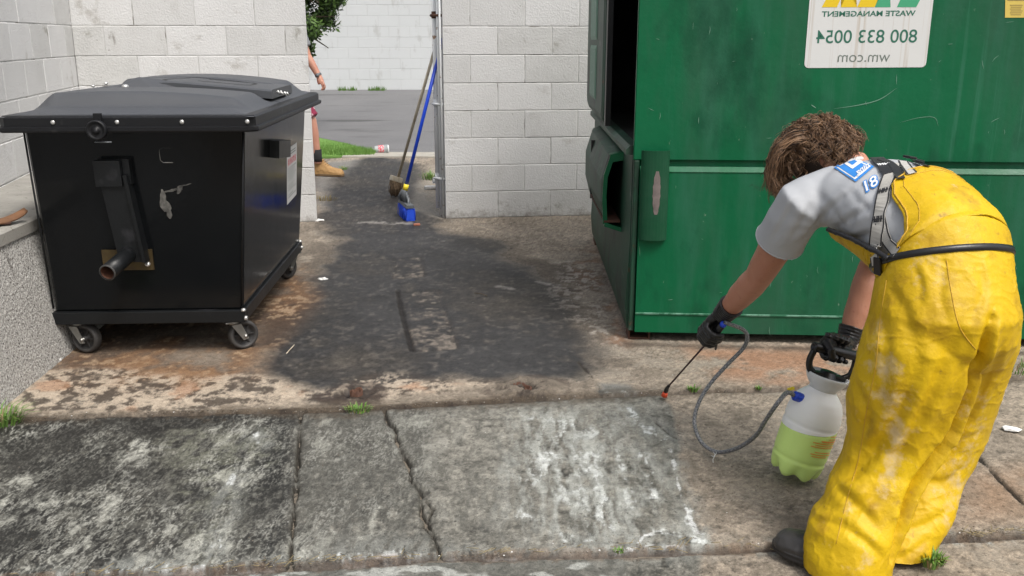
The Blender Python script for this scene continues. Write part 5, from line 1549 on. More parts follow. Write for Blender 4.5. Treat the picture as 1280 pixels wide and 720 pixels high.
attach(m.build('cable_tie', M['plastic_white']), hose)

# ================================================================== PEOPLE
def hit(u, v, trees):
    best = None; O = Vector((0, 0, CAM_H)); rr = _ray(u, v).normalized()
    for t in trees:
        h = t.ray_cast(O, rr)
        if h[0] is not None and (best is None or h[3] < best[3]): best = h
    if best is None: return None
    n = best[1] if best[1].dot(rr) < 0 else -best[1]
    return best[0], n
def crease(co, nr, lines, trees):
    """folds modelled one by one: each a valley with a rounded ridge beside it, laid along the cloth"""
    out = np.zeros(len(co))
    for px, A, w in lines:
        P = []
        for q in smooth_path([Vector((a, b, 0)) for a, b in px], 3):
            h = hit(q.x, q.y, trees)
            if h: P.append(np.array(h[0]))
        if len(P) < 2: continue
        best = np.full(len(co), 1e9); side = np.zeros(len(co)); tt_ = np.zeros(len(co))
        for i in range(len(P) - 1):
            v = P[i + 1] - P[i]; L2 = v @ v + 1e-12
            t = np.clip(((co - P[i]) @ v) / L2, 0, 1); dv = co - P[i] - t[:, None] * v; d = np.linalg.norm(dv, axis=1)
            sgn = np.sign(np.einsum('ij,ij->i', np.cross(np.broadcast_to(v, dv.shape), dv), nr))
            k = d < best; best[k] = d[k]; side[k] = sgn[k]; tt_[k] = (i + t[k]) / (len(P) - 1)
        d = best * side
        env = np.sin(np.pi * np.clip(tt_, .02, .98)) ** .5
        out += env * A * (-np.exp(-(d / w) ** 2) + .75 * np.exp(-((d - 1.7 * w) / (1.3 * w)) ** 2) + .30 * np.exp(-((d + 2.2 * w) / (1.5 * w)) ** 2))
    return out
def frame_from(U, F):
    U = Vector(U).normalized(); F = Vector(F); F = (F - U * F.dot(U)).normalized(); return U, F, F.cross(U).normalized()

def head_blobs(m, C, U, F, S, k=1.0):
    """U crown, F face, S the head's right-hand side"""
    ax = (S, F, U)
    def P(s, f, u): return C + S * s * k + F * f * k + U * u * k
    m.ball(P(0, -.008, .025), ax, (.076 * k, .096 * k, .090 * k), 20, 14)
    m.ball(P(0, .030, -.040), ax, (.058 * k, .062 * k, .075 * k), 18, 12)
    m.ball(P(0, .058, -.092), ax, (.028 * k, .026 * k, .022 * k))
    m.ball(P(0, .085, -.015), ax, (.011 * k, .012 * k, .026 * k)); m.ball(P(0, .097, -.036), ax, (.015 * k, .015 * k, .011 * k))
    m.ball(P(0, .082, .030), ax, (.045 * k, .012 * k, .012 * k))
    m.ball(P(0, .086, -.062), ax, (.021 * k, .009 * k, .006 * k)); m.ball(P(0, .083, -.071), ax, (.018 * k, .009 * k, .006 * k))
    for s in (-1, 1):
        m.ball(P(s * .040, .060, -.025), ax, (.018 * k, .018 * k, .018 * k))
        m.ball(P(s * .079, -.005, -.012), ax, (.008 * k, .017 * k, .030 * k)); m.ball(P(s * .083, -.012, .004), ax, (.007 * k, .014 * k, .016 * k))
def eyes(C, U, F, S, par, k=1.0):
    for s in (-1, 1):
        m = MB(); c = C + S * s * .031 * k + F * .075 * k + U * .006 * k
        m.ball(c, (S, F, U), (.0115 * k, .0115 * k, .0085 * k), 12, 8, 0); m.ball(c + F * .0085 * k, (S, F, U), (.0050 * k, .0035 * k, .0050 * k), 10, 6, 1)
        attach(m.build('eye', [M['plastic_white'], M['hair_dark']]), par)

def hand(W, C, A, n, r0, par, name, mats, flip=1, vox=.0024, cuff=None, k=1.0):
    """closed hand: W wrist, C centre of the held bar, A bar direction (towards the thumb), n from bar to the back of the hand"""
    A = Vector(A).normalized(); n = Vector(n); n = (n - A * n.dot(A)).normalized(); f = A.cross(n).normalized() * flip
    m = MB()
    R0 = r0 + .010 * k
    Kn = []
    for i in range(4):
        a = (1.45 - i) * .0205 * k
        ln = (1.0, 1.07, 1.02, .88)[i]
        rr = (.0098, .0102, .0098, .0086)[i] * k
        def pt(th, rad): return C + A * a + (n * math.cos(R(th)) + f * math.sin(R(th))) * rad
        kn = pt(-2 + 4 * i * .5, R0 + .016 * k); Kn.append(kn)
        m.tube([kn, pt(38, R0 + .0135 * k), pt(80 * ln, R0 + .006 * k), pt(122 * ln, R0 + .001), pt(165 * ln, R0 - .001), pt(200 * ln, R0 - .001)], [rr * 1.12, rr * 1.02, rr * 1.08, rr * .98, rr * .92, rr * .74], 12)
        m.ball(kn, (A, n, f), (rr * 1.2, rr * 1.15, rr * 1.2), 12, 8)
        wv = (kn - W)
        base = W + A * a * .45 + n * .002
        m.tube([base, W.lerp(kn, .55) + A * a * .12 + n * .003, kn], [.0150 * k, .0145 * k, .0122 * k], 12)
    m.ball(W.lerp(C, .5) + n * .004 + A * .002, ((C - W).normalized(), A, n), (.036 * k, .038 * k, .020 * k), 18, 10)
    # thumb leaves the side of the palm and closes against the index finger
    tb0 = W.lerp(C, .35) + A * .026 * k; tb1 = C + A * .044 * k - f * .016 * k + n * .010
    tb2 = C + A * .036 * k - f * (R0 + .004) * 1.0 - n * .010; tb3 = C + A * .024 * k - f * (R0 * .7) - n * (R0 + .004)
    m.tube([tb0, tb1, tb2, tb3], [.0155 * k, .0135 * k, .0118 * k, .0092 * k], 12)
    if cuff is not None:
        E_ = Vector(cuff); d = (E_ - W).normalized()
        m.tube([W - d * .012, W + d * .012, W + d * .036, W + d * .052], [.030 * k, .031 * k, .034 * k, .0365 * k], 20)
    o = m.build(name, mats); remesh(o, vox, 2, .5)
    co = coords(o.data); nr = normals(o.data)
    d = Vector(cuff or W) - W; ax = np.array(d.normalized()); 
    t = (co - np.array(W)) @ ax
    w = fbm3(co * 95, 2, 5) - .5
    wr_ = np.sin(t * 620 + 6 * fbm3(co * 30, 2, 8)) * sstep(-.045, .0, t)
    set_coords(o.data, co + nr * (w * .0022 + wr_ * .0010)[:, None])
    return attach(o, par)

def boot(par, heel, toe, w, shaft_h, mats, sole_mat, laces=None, k=1.0, shaft_r=.052):
    heel = Vector(heel); toe = Vector(toe); L_ = (toe - heel).length; d = (toe - heel).normalized(); s = Vector((-d.y, d.x, 0)); up = Vector((0, 0, 1))
    m = MB(); rs = []
    for t, hw, h in ((0, .30, .045), (.03, .40, .075), (.12, .44, .105), (.25, .42, .115), (.38, .40, .105), (.52, .43, .082), (.66, .49, .066), (.80, .50, .060), (.90, .45, .056), (.97, .33, .046), (1.0, .18, .032)):
        c = heel + d * (L_ * t); hw = hw * w; h = h * k
        rs.append([c + s * (hw * math.cos(a) * (1 if math.sin(a) < .3 else .9)) + up * (.020 + max(0, (h - .020)) * (math.sin(a) if math.sin(a) > 0 else 0) ** .75 - (.003 if math.sin(a) < 0 else 0)) for a in np.linspace(0, 2 * math.pi, 24, endpoint=False)])
    m.rings(rs, 0, True, True)
    m.tube([heel + d * (L_ * .22) + up * .05, heel + d * (L_ * .21) + up * .10, heel + d * (L_ * .20) + up * shaft_h], [shaft_r * .95, shaft_r * .92, shaft_r], 20)
    o = m.build('boot', mats); remesh(o, .004, 2, .5)
    co = coords(o.data); nr = normals(o.data); set_coords(o.data, co + nr * ((fbm3(co * 40, 3, 3) - .5) * .006)[:, None])
    b = attach(o, par)
    m = MB(); rs = []
    for z, e in ((.0, -.002), (.003, .003), (.010, .0045), (.014, .0015), (.018, .0045), (.024, .004), (.026, -.004)):
        rr = []
        for a in np.linspace(0, 2 * math.pi, 36, endpoint=False):
            t = .5 + .5 * math.cos(a); hwid = np.interp(t, [0, .12, .38, .8, .93, 1], [.40, .44, .38, .50, .44, .40]) * w * (abs(math.sin(a)) ** .55) * (1 if math.sin(a) > 0 else -1)
            rr.append(heel + d * (L_ * (t * 1.01 - .005) + e * math.cos(a)) + s * (hwid + e * math.copysign(1, math.sin(a))) + up * z)
        rs.append(rr)
    m.rings(rs, 0, True, True)
    attach(m.build('sole', sole_mat), b)
    if laces:
        m = MB()
        for i in range(5):
            t = .34 + i * .055; zz = (.112 - i * .012) * k + .012
            c = heel + d * (L_ * t) + up * zz
            m.tube(smooth_path([c - s * .028 + up * -.012, c + up * .004 + d * .01, c + s * .028 + up * -.012], 4), .0028, 6)
        attach(m.build('laces', laces), b)
    return b

# ---------------------------------------------------------------- worker
wk = empty('person', 'person in yellow waterproof overalls and grey T-shirt bending over with a pump sprayer', 'person', tuple(gp(1100, 700)))
L = Vector((-.955, -.29, .02)).normalized()
spine = [at(1186, 322, 2.26), at(1166, 296, 2.33), at(1138, 272, 2.42), at(1110, 256, 2.51), at(1088, 246, 2.58), at(1072, 236, 2.64)]
A_ = [.150, .156, .165, .178, .186, .160]
B_ = [.125, .128, .128, .122, .112, .085]
S_ = smooth_path(spine, 4); nS = len(S_)
aS = np.interp(np.linspace(0, 5, nS), range(6), A_); bS = np.interp(np.linspace(0, 5, nS), range(6), B_)
def tors(i, phi, off=0.0):
    """point on the trunk: i along the spine, phi from the back (0) towards the left side (+90)"""
    i0 = min(int(i), nS - 2); t = i - i0
    c = S_[i0].lerp(S_[i0 + 1], t); d = (S_[min(i0 + 1, nS - 1)] - S_[max(i0 - 1, 0)]).normalized()
    l = (L - d * L.dot(d)).normalized(); b = l.cross(d).normalized()
    if b.z < 0: b = -b
    a_ = aS[i0] * (1 - t) + aS[i0 + 1] * t; b_ = bS[i0] * (1 - t) + bS[i0 + 1] * t
    p = c + l * (math.sin(phi) * (a_ + off)) + b * (math.cos(phi) * (b_ + off))
    return p, (l * math.sin(phi) / a_ + b * math.cos(phi) / b_).normalized()
SHL = at(1002, 254, 2.57); SHR = at(1142, 238, 2.74)
ELL = at(948, 346, 2.76); WRL = at(905, 392, 2.90)
ELR = at(1090, 336, 2.84); WRR = at(1058, 428, 2.775)
NB = at(1066, 226, 2.68)
HU, HF, HS = frame_from((-.80, .40, .26), (-.30, .08, -1))
HC = at(1034, 203, 2.76)
# grey shirt
m = MB()
m.rings([[tors(i, a)[0] for a in np.linspace(0, 2 * math.pi, 36, endpoint=False)] for i in np.linspace(0, nS - 1, 22)], 0, True, True)
m.ball(S_[-1].lerp(NB, .3), (L, Vector((0, 0, 1)), Vector((0, 1, 0))), (.125, .068, .075), 20, 12)
m.tube([SHL.lerp(S_[-2], .60), SHL.lerp(S_[-1], .2), SHL, SHL.lerp(ELL, .20), SHL.lerp(ELL, .40), SHL.lerp(ELL, .50)], [.09, .078, .074, .073, .073, .076], 24)
m.tube([SHR.lerp(S_[-2], .6), SHR, SHR.lerp(ELR, .3), SHR.lerp(ELR, .62)], [.085, .072, .068, .070], 24)
m.tube([NB + (S_[-1] - NB) * .6, NB, NB.lerp(HC, .18)], [.085, .066, .060], 24)
sh = m.build('shirt', M['shirt']); remesh(sh, .006, 8, .6)
co = coords(sh.data); nr = normals(sh.data)
dA = np.linalg.norm(co - np.array(SHL.lerp(ELL, .35)), axis=1)
cA = np.array(SHL + Vector((.05, .0, -.05)))
q = co - cA; rad = np.linalg.norm(q, axis=1)
# folds that run from the armpit and across the small of the back
ang = np.arctan2(q[:, 2], q[:, 0]) * 5 + 3 * fbm3(co * 6, 2, 4)
f1_ = np.sin(ang * 2.2 + rad * 10) * sstep(.26, .04, rad) * .0010
sdir = np.array((spine[-1] - spine[0]).normalized()); tt = (co - np.array(spine[0])) @ sdir
ridge = 1 - np.abs(2 * fbm3(np.stack([co @ np.array(L) * 5, tt * 16, co[:, 2] * 5], 1), 3, 12) - 1)
f2_ = (ridge - .75) * .020 * sstep(.42, .05, tt)
f3_ = (fbm3(co * 9, 2, 14) - .5) * .006
sb0 = BVHTree.FromPolygons([v.co.copy() for v in sh.data.vertices], [tuple(p.vertices) for p in sh.data.polygons])
SL = [([(1008, 296), (1028, 270), (1052, 246)], .0065, .009), ([(1014, 303), (1045, 284), (1082, 262)], .006, .009), ([(1018, 312), (1052, 303), (1092, 290)], .006, .009), ([(988, 302), (1000, 280), (1012, 258)], .005, .008), ([(966, 300), (980, 275), (992, 252)], .0045, .008), ([(1034, 324), (1064, 320), (1096, 308)], .006, .008), ([(1045, 334), (1070, 334), (1094, 326)], .005, .007),
      ([(1062, 238), (1078, 256), (1100, 268)], .003, .010), ([(1020, 240), (1040, 262), (1060, 290)], .003, .012)]
set_coords(sh.data, co + nr * (f1_ + f2_ + f3_ + crease(co, nr, SL, [sb0]))[:, None])
sh_bvh = BVHTree.FromPolygons([v.co.copy() for v in sh.data.vertices], [tuple(p.vertices) for p in sh.data.polygons])
attach(sh, wk)
# skin: one continuous body
m = MB()
m.tube([S_[0] + Vector((0, 0, -.03)), S_[nS // 3], S_[2 * nS // 3], S_[-1]], [.10, .10, .10, .06], 20)
m.tube([S_[-1], NB, HC - HU * .06 - HF * .02], [.07, .058, .055], 20)
m.tube([SHL.lerp(S_[-1], .3), SHL, SHL.lerp(ELL, .5), SHL.lerp(ELL, .85), ELL, ELL.lerp(WRL, .22), ELL.lerp(WRL, .55), ELL.lerp(WRL, .85), WRL, WRL + (WRL - ELL) * .08], [.05, .055, .051, .046, .042, .0445, .040, .031, .0275, .026], 24)
m.tube([SHR.lerp(S_[-1], .3), SHR, SHR.lerp(ELR, .5), ELR, ELR.lerp(WRR, .25), ELR.lerp(WRR, .6), ELR.lerp(WRR, .88), WRR, WRR + (WRR - ELR) * .07], [.05, .055, .049, .043, .044, .038, .030, .0275, .026], 24)
HIP = [at(1150, 400, 2.21), at(1205, 400, 2.27)]
LF = [at(1120, 540, 2.24), at(1066, 690, 2.14)]; RF = [at(1174, 545, 2.365), at(1132, 672, 2.255)]
m.tube([HIP[0], LF[0], LF[1]], [.075, .052, .04], 16); m.tube([HIP[1], RF[0], RF[1]], [.070, .045, .035], 16)
m.ball(S_[0] + Vector((0, -.01, -.07)), ((1, 0, 0), (0, 1, 0), (0, 0, 1)), (.13, .10, .10), 16, 10)
head_blobs(m, HC, HU, HF, HS)
bd_ = m.build('body', M['skin']); remesh(bd_, .005, 4, .5)
co = coords(bd_.data); nr = normals(bd_.data)
set_coords(bd_.data, co + nr * ((fbm3(co * 28, 2, 2) - .5) * .004)[:, None])
attach(bd_, wk)
eyes(HC, HU, HF, HS, wk)
m = MB()      # turned sleeve hem
hd = (ELL - SHL).normalized(); he = hd.orthogonal().normalized(); hg = hd.cross(he); hp0 = SHL.lerp(ELL, .475); ring_ = []
for k in range(40):
    a = 2 * math.pi * k / 40; d = he * math.cos(a) + hg * math.sin(a)
    hh = sh_bvh.ray_cast(hp0 + d * .14, -d, .14)
    ring_.append((hh[0] if hh[0] else hp0 + d * .07) + d * .0005)
m.tube(ring_ + [ring_[0]], .0016, 6, cap=False)
attach(m.build('sleeve_hem', M['shirt']), sh)
m = MB()      # collar ring
cd = (HC - NB).normalized(); ce = cd.orthogonal().normalized(); cg = cd.cross(ce)
cpts = [NB.lerp(HC, .16) + (ce * math.cos(a) + cg * math.sin(a)) * .064 for a in np.linspace(0, 2 * math.pi, 28)]
m.tube(cpts, .0075, 8, cap=False)
attach(m.build('collar', M['collar']), wk)

# yellow overalls : trousers
m = MB()
def hring(c, rx, ry, n=36, ux=None):
    ux = ux or Vector((1, .05, 0)); uy = Vector((-.05, 1, 0))
    return [c + ux * (math.cos(a) * rx) + uy * (math.sin(a) * ry) for a in np.linspace(0, 2 * math.pi, n, endpoint=False)]
def sec(v, u0, u1, Y, ry):
    return hring(at((u0 + u1) / 2, v, Y), (u1 - u0) / 2 / pxm((u0 + u1) / 2, v, Y), ry)
# hips: tilted waist ring first, then level rings (phi order matched to the level rings)
def wring(i, off):
    out = []
    for a in np.linspace(0, 2 * math.pi, 36, endpoint=False):
        # level ring angle a: 0 -> +x (right side), pi/2 -> away (front), pi -> left, 3pi/2 -> camera side (back)
        phi = -math.pi / 2 - a
        out.append(tors(i, phi, off)[0])
    return out
w0 = wring(1.2, .010); w1 = wring(0, .016)
m.rings([w0, w1, sec(352, 1098, 1266, 2.235, .150), sec(385, 1092, 1274, 2.215, .158), sec(420, 1084, 1272, 2.22, .150), sec(455, 1110, 1256, 2.24, .10)], 0, True, True)
m.rings([sec(385, 1096, 1200, 2.21, .12), sec(425, 1080, 1212, 2.20, .13), sec(460, 1070, 1217, 2.205, .132), sec(500, 1058, 1205, 2.22, .125), sec(545, 1060, 1185, 2.23, .115), sec(575, 1052, 1165, 2.22, .108), sec(602, 1037, 1148, 2.20, .108), sec(630, 1028, 1137, 2.175, .108), sec(655, 1012, 1126, 2.155, .118), sec(685, 1004, 1117, 2.14, .122), sec(704, 1003, 1114, 2.135, .124), sec(712, 1004, 1113, 2.135, .122)], 0, True, True)
m.rings([sec(385, 1170, 1272, 2.26, .12), sec(425, 1150, 1271, 2.28, .12), sec(470, 1140, 1256, 2.32, .11), sec(510, 1130, 1244, 2.345, .10), sec(545, 1120, 1233, 2.355, .10), sec(590, 1098, 1210, 2.335, .098), sec(644, 1082, 1190, 2.27, .095), sec(668, 1076, 1176, 2.245, .092), sec(684, 1074, 1166, 2.23, .09), sec(690, 1075, 1162, 2.225, .088)], 0, True, True)
pt_ = m.build('overalls', M['pvc_legs']); remesh(pt_, .0065, 3, .5)
sub = pt_.modifiers.new('sub', 'SUBSURF'); sub.levels = 1; sub.render_levels = 1; sub.subdivision_type = 'SIMPLE'
dg = bpy.context.evaluated_depsgraph_get(); me = bpy.data.meshes.new_from_object(pt_.evaluated_get(dg)); pt_.modifiers.clear(); pt_.data = me
me.polygons.foreach_set('use_smooth', [True] * len(me.polygons))
def ridged(P, seed, o=3):
    return 1 - np.abs(2 * fbm3(P, o, seed) - 1)
def pvc_folds(co, nr, amp=1.0):
    """creases of stiff coated cloth: long slanting folds, horizontal buckles low down, small crumples"""
    x, y, z = co[:, 0], co[:, 1], co[:, 2]
    wx = fbm3(co * 5, 2, 61) - .5; wz = fbm3(co * 4.3, 2, 62) - .5
    a = x * .93 + z * .36 + wx * .10; b = -x * .36 + z * .93
    low = sstep(.55, .05, z)
    f1 = ridged(np.stack([a * 8, y * 7, b * 1.5], 1), 71, 2) ** 2.6
    a2 = x * .90 - z * .43 + wz * .12; b2 = x * .43 + z * .90
    f2 = ridged(np.stack([a2 * 6, y * 6, b2 * 1.7], 1), 72, 2) ** 3
    f3 = ridged(np.stack([x * 5 + wz * 2, y * 5, (z + x * .45 + wx * .16) * 9], 1), 73, 2) ** 3
    f4 = ridged(co * 15 + wx[:, None] * 3, 74, 3) ** 3
    d = (f1 - .70) * .0045 + (f2 - .65) * .0035 + (f3 - .6) * .005 * low + (f4 - .45) * .0014 * (.6 + .8 * low)
    d += (ridged(co * 22 + wz[:, None] * 4, 78, 2) ** 7 - .2) * .0016
    d += (fbm3(co * 3.2, 2, 75) - .5) * .005 - .003
    d += (fbm3(co * 60, 2, 76) - .5) * .0012
    return co + nr * (d * amp)[:, None]
co = coords(me); nr = normals(me)
am = np.ones(len(co)) * 1.0
cn = pvc_folds(co, nr)
kk = sstep(.02, .10, np.abs((co - np.array(tors(0.4, 0)[0])) @ np.array((S_[1] - S_[0]).normalized())))
cn = co + (cn - co) * (.35 + .65 * kk)[:, None]
pv0 = BVHTree.FromPolygons([v.co.copy() for v in me.vertices], [tuple(p.vertices) for p in me.polygons])
LINES = [([(1240, 400), (1224, 448), (1188, 540), (1140, 614), (1118, 700)], .030, .011), ([(1196, 420), (1165, 490), (1128, 560), (1085, 625)], 0.0088, 0.0154), ([(1150, 455), (1118, 530), (1075, 585), (1046, 600)], 0.0104, 0.0165),
         ([(1042, 606), (1062, 622), (1098, 660)], 0.0058, 0.0121), ([(1018, 652), (1050, 655), (1090, 684), (1104, 700)], 0.0058, 0.0121), ([(1040, 640), (1070, 634), (1100, 615), (1120, 590)], 0.0048, 0.0132),
         ([(1126, 662), (1158, 655), (1186, 638)], 0.0043, 0.0110), ([(1150, 600), (1180, 604), (1208, 585)], 0.0048, 0.0132), ([(1165, 560), (1195, 555), (1225, 540)], 0.0038, 0.0110), ([(1110, 352), (1135, 400), (1150, 455)], 0.0038, 0.0143),
         ([(1098, 380), (1108, 440), (1100, 500), (1070, 545)], 0.0043, 0.0154), ([(1262, 420), (1238, 470), (1200, 545), (1172, 600)], 0.0048, 0.0132), ([(1180, 330), (1176, 370), (1188, 410)], 0.0029, 0.0110), ([(1225, 325), (1230, 365), (1215, 400)], 0.0029, 0.0110), ([(1140, 330), (1150, 352), (1152, 380)], 0.0024, 0.0088), ([(1065, 470), (1085, 520), (1072, 560)], 0.0043, 0.0132), ([(1120, 700), (1140, 690), (1160, 676)], 0.0029, 0.0088)]
cn = cn + nr * crease(co, nr, LINES, [pv0])[:, None]
cn[:, 2] = np.maximum(cn[:, 2], .004)
# smooth a little so that creases are rounded
set_coords(me, cn)
sc = np.zeros(len(co)); cw = coords(me)
for u, v, r_, s_ in ((1108, 470, .035, .55), (1098, 455, .02, .6), (1120, 500, .03, .6), (1124, 545, .022, .8), (1116, 580, .02, .8), (1104, 605, .018, .6), (1198, 590, .045, .55), (1210, 560, .04, .5), (1190, 620, .03, .5), (1186, 640, .025, .45), (1205, 505, .02, .5), (1085, 460, .02, .5), (1150, 330, .03, .4), (1175, 340, .02, .5), (1095, 410, .02, .5), (1090, 700, .03, .3), (1060, 640, .03, .25), (1230, 500, .02, .35)):
    h = pv0.ray_cast(Vector((0, 0, CAM_H)), _ray(u, v).normalized())
    if h[0]:
        dd = (cw - np.array(h[0])) * np.array([1.25, 1, .55]); sc = np.maximum(sc, .78 * s_ * np.exp(-(np.linalg.norm(dd, axis=1) / (r_ * 1.7)) ** 2) * 1.2)
q_ = me.attributes.new('scuff', 'FLOAT', 'POINT'); q_.data.foreach_set('value', sc.astype(np.float32))
pv_bvh = BVHTree.FromPolygons([v.co.copy() for v in me.vertices], [tuple(p.vertices) for p in me.polygons])
ov = attach(pt_, wk)
m = MB()
def seam_line(px):
    P = []
    for q in smooth_path([Vector((a, b, 0)) for a, b in px], 8):
        h = pv_bvh.ray_cast(Vector((0, 0, CAM_H)), _ray(q.x, q.y).normalized())
        if h[0]: P.append(h[0] + Vector((0, -.0004, 0)))
    m.tube(P, .0013, 5)
seam_line([(1183, 325), (1190, 370), (1200, 410), (1222, 440)])
attach(m.build('back_seam', M['seam']), ov)
m = MB(); seam_line([(1108, 350), (1100, 400), (1094, 460), (1082, 520), (1074, 570), (1060, 620), (1045, 680)])
attach(m.build('leg_seam', M['seam']), ov)
# bib: back and front panels that follow the trunk
def panel(name, phi0, halff, i1, ma, thick=.004, off=.016, par=wk, edge=True, ns=60, nw=90, i0=-.0):
    vs = []
    for a in range(ns):
        t = a / (ns - 1)
        for b in range(nw):
            w = b / (nw - 1) * 2 - 1
            top = i1 * (1 - .10 * (abs(w) ** 3))
            i = i0 + (top - i0) * t
            ph = phi0 + math.radians(halff(t)) * w
            p, n = tors(max(0, i), ph, off)
            vs.append((p, n))
    co = np.array([p for p, n in vs]); nr = np.array([n for p, n in vs])
    cn = pvc_folds(co, nr, 1.1)
    t_ = np.repeat(np.linspace(0, 1, ns), nw); w_ = np.tile(np.linspace(-1, 1, nw), ns)
    cn += nr * (.006 * np.sin(w_ * 9 + 2 * np.sin(t_ * 4)) * sstep(.5, 0, t_))[:, None]
    # gathers over the waist elastic
    m = MB(); m.add([tuple(p) for p in cn], [(a * nw + b, a * nw + b + 1, (a + 1) * nw + b + 1, (a + 1) * nw + b) for a in range(ns - 1) for b in range(nw - 1)], 0, True)
    o = m.build(name, ma); so = o.modifiers.new('t', 'SOLIDIFY'); so.thickness = thick; so.offset = 0
    rows = cn.reshape(ns, nw, 3), nr.reshape(ns, nw, 3)
    bv = BVHTree.FromPolygons([Vector(p) for p in cn], m.f)
    return attach(o, par), rows, bv
bib, brow, bib_bvh = panel('back_bib', R(-33), lambda t: np.interp(t, [0, .15, .4, .75, .92, 1], [116, 98, 88, 82, 72, 56]), 8.9, M['pvc'])
m = MB()
e_ = [Vector(brow[0][a, 2]) + Vector(brow[1][a, 2]) * .003 for a in range(0, 58)] + [Vector(brow[0][57, b]) + Vector(brow[1][57, b]) * .003 for b in range(3, 87)] + [Vector(brow[0][a, 87]) + Vector(brow[1][a, 87]) * .003 for a in range(57, -1, -1)]
m.tube(e_, .0022, 6)
e2_ = [Vector(brow[0][a, 8]) + Vector(brow[1][a, 8]) * .0025 for a in range(0, 50)] + [Vector(brow[0][50, b]) + Vector(brow[1][50, b]) * .0025 for b in range(9, 82)] + [Vector(brow[0][a, 81]) + Vector(brow[1][a, 81]) * .0025 for a in range(50, -1, -1)]
m.tube(e2_, .0011, 5)
attach(m.build('stitching', M['seam']), bib)
fb, frow, fb_bvh = panel('front_bib', math.pi, lambda t: np.interp(t, [0, .3, 1], [88, 78, 62]), 13.5, M['pvc'], off=.026)
for col in (0, 89):
    m = MB(); pts = [Vector(frow[0][a, col]) + Vector(frow[1][a, col]) * .002 for a in range(60)]
    m.tube(pts, .007, 8)
    attach(m.build('binding', M['web_black']), fb)
ALL = [sh_bvh, pv_bvh, bib_bvh, fb_bvh]
# belt round the waist
wc = tors(0.1, 0)[0].lerp(tors(0.1, math.pi)[0], .5)
wn_ = (S_[1] - S_[0]).normalized() * .6 + Vector((.02, -.02, .8)); wn_ = wn_.normalized()
bpts, bn_ = [], []
bl_ = L - wn_ * L.dot(wn_); bl_.normalize(); bb_ = bl_.cross(wn_)
for k in range(72):
    a = 2 * math.pi * k / 72; d = bl_ * math.cos(a) + bb_ * math.sin(a)
    far = 0
    for t in (pv_bvh, bib_bvh, fb_bvh):
        h = t.ray_cast(wc + d * .6, -d, .6)
        if h[0] is not None: far = max(far, (h[0] - wc).length)
    if far == 0: far = .15
    bpts.append((far, d))
fr_ = [sum(bpts[(k + j) % 72][0] for j in (-2, -1, 0, 1, 2)) / 5 for k in range(72)]
P = [wc + bpts[k % 72][1] * (fr_[k % 72] + .004) for k in range(73)]; Nn = [bpts[k % 72][1] for k in range(73)]
m = MB(); rs = []
for p, n_ in zip(P[:-1], Nn[:-1]):
    rs.append([p - wn_ * .009 - n_ * .004, p - wn_ * .0085 + n_ * .000, p + n_ * .0012, p + wn_ * .0085 + n_ * .000, p + wn_ * .009 - n_ * .004, p - n_ * .006])
m.rings(rs, 0, True, False, close=True)
attach(m.build('belt', M['plastic_black']), wk)
# braces laid over the shirt
def band(px, w, name, ma, par, off=.004, steps=6, t=.0018):
    P2 = smooth_path([Vector((a, b, 0)) for a, b in px], steps)
    P, Nn = [], []
    for q in P2:
        h = hit(q.x, q.y, ALL)
        if h is None: continue
        P.append(h[0] + h[1] * off); Nn.append(h[1])
    # smooth
    for _ in range(3):
        P = [P[0]] + [(P[i - 1] + P[i] * 2 + P[i + 1]) / 4 for i in range(1, len(P) - 1)] + [P[-1]]
        Nn = [Nn[0]] + [(Nn[i - 1] + Nn[i] * 2 + Nn[i + 1]).normalized() for i in range(1, len(Nn) - 1)] + [Nn[-1]]
    m = MB(); m.ribbon(P, Nn, w, t); o = attach(m.build(name, ma), par); return o, P, Nn
s1 = [(1118, 206), (1112, 222), (1106, 240), (1101, 266), (1097, 292), (1095, 315), (1097, 332)]
st1, P1, N1 = band(s1, .036, 'brace', M['web_white'], wk, .005)
def edges_of(P, Nn, w, par, inset=.0045, ew=.0042):
    m = MB()
    for s in (-1, 1):
        Q = []
        for i, p in enumerate(P):
            d = (P[min(i + 1, len(P) - 1)] - P[max(i - 1, 0)]).normalized(); b = d.cross(Nn[i]).normalized(); Q.append(p + b * s * (w / 2 - inset) + Nn[i] * .0017)
        m.ribbon(Q, Nn, ew, .0006)
        Q = [q - (P[min(i + 1, len(P) - 1)] - P[max(i - 1, 0)]).normalized().cross(Nn[i]).normalized() * s * -(.0045) for i, q in enumerate(Q)]
    return attach(m.build('edge_stripe', M['web_black']), par)
edges_of(P1, N1, .036, st1, .0022, .0036)
m = MB()      # woven H marks
for f in (.34, .58, .80):
    i = int(f * (len(P1) - 1)); p = P1[i]; n_ = N1[i]; d = (P1[i + 1] - P1[i - 1]).normalized(); b = d.cross(n_).normalized()
    for s in (-.0085, -.0015, .0030, .0100):
        m.ribbon([p + b * s - d * .0085 + n_ * .0030, p + b * s + d * .0085 + n_ * .0030], [n_, n_], .0036, .0006)
    m.ribbon([p - b * .0125 + n_ * .0030, p + b * .0145 + n_ * .0030], [n_, n_], .0032, .0006)
attach(m.build('woven_mark', M['web_black']), st1)
st2, P2_, N2_ = band([(1100, 268), (1104, 288), (1111, 303), (1122, 316)], .030, 'brace', M['web_white'], wk, .0035)
edges_of(P2_, N2_, .030, st2, .0022, .0036)
st3, P3_, N3_ = band([(1091, 196), (1098, 202), (1106, 210), (1113, 219)], .036, 'brace', M['web_black'], wk, .006)
st4, P4_, N4_ = band([(1060, 195), (1080, 193.5), (1100, 193.5), (1118, 196), (1136, 201), (1156, 210)], .022, 'brace', M['web_black'], wk, .006)
st5, P5_, N5_ = band([(1128, 204), (1133, 211), (1140, 219)], .026, 'brace', M['web_white'], wk, .005); edges_of(P5_, N5_, .026, st5, .0022, .004)
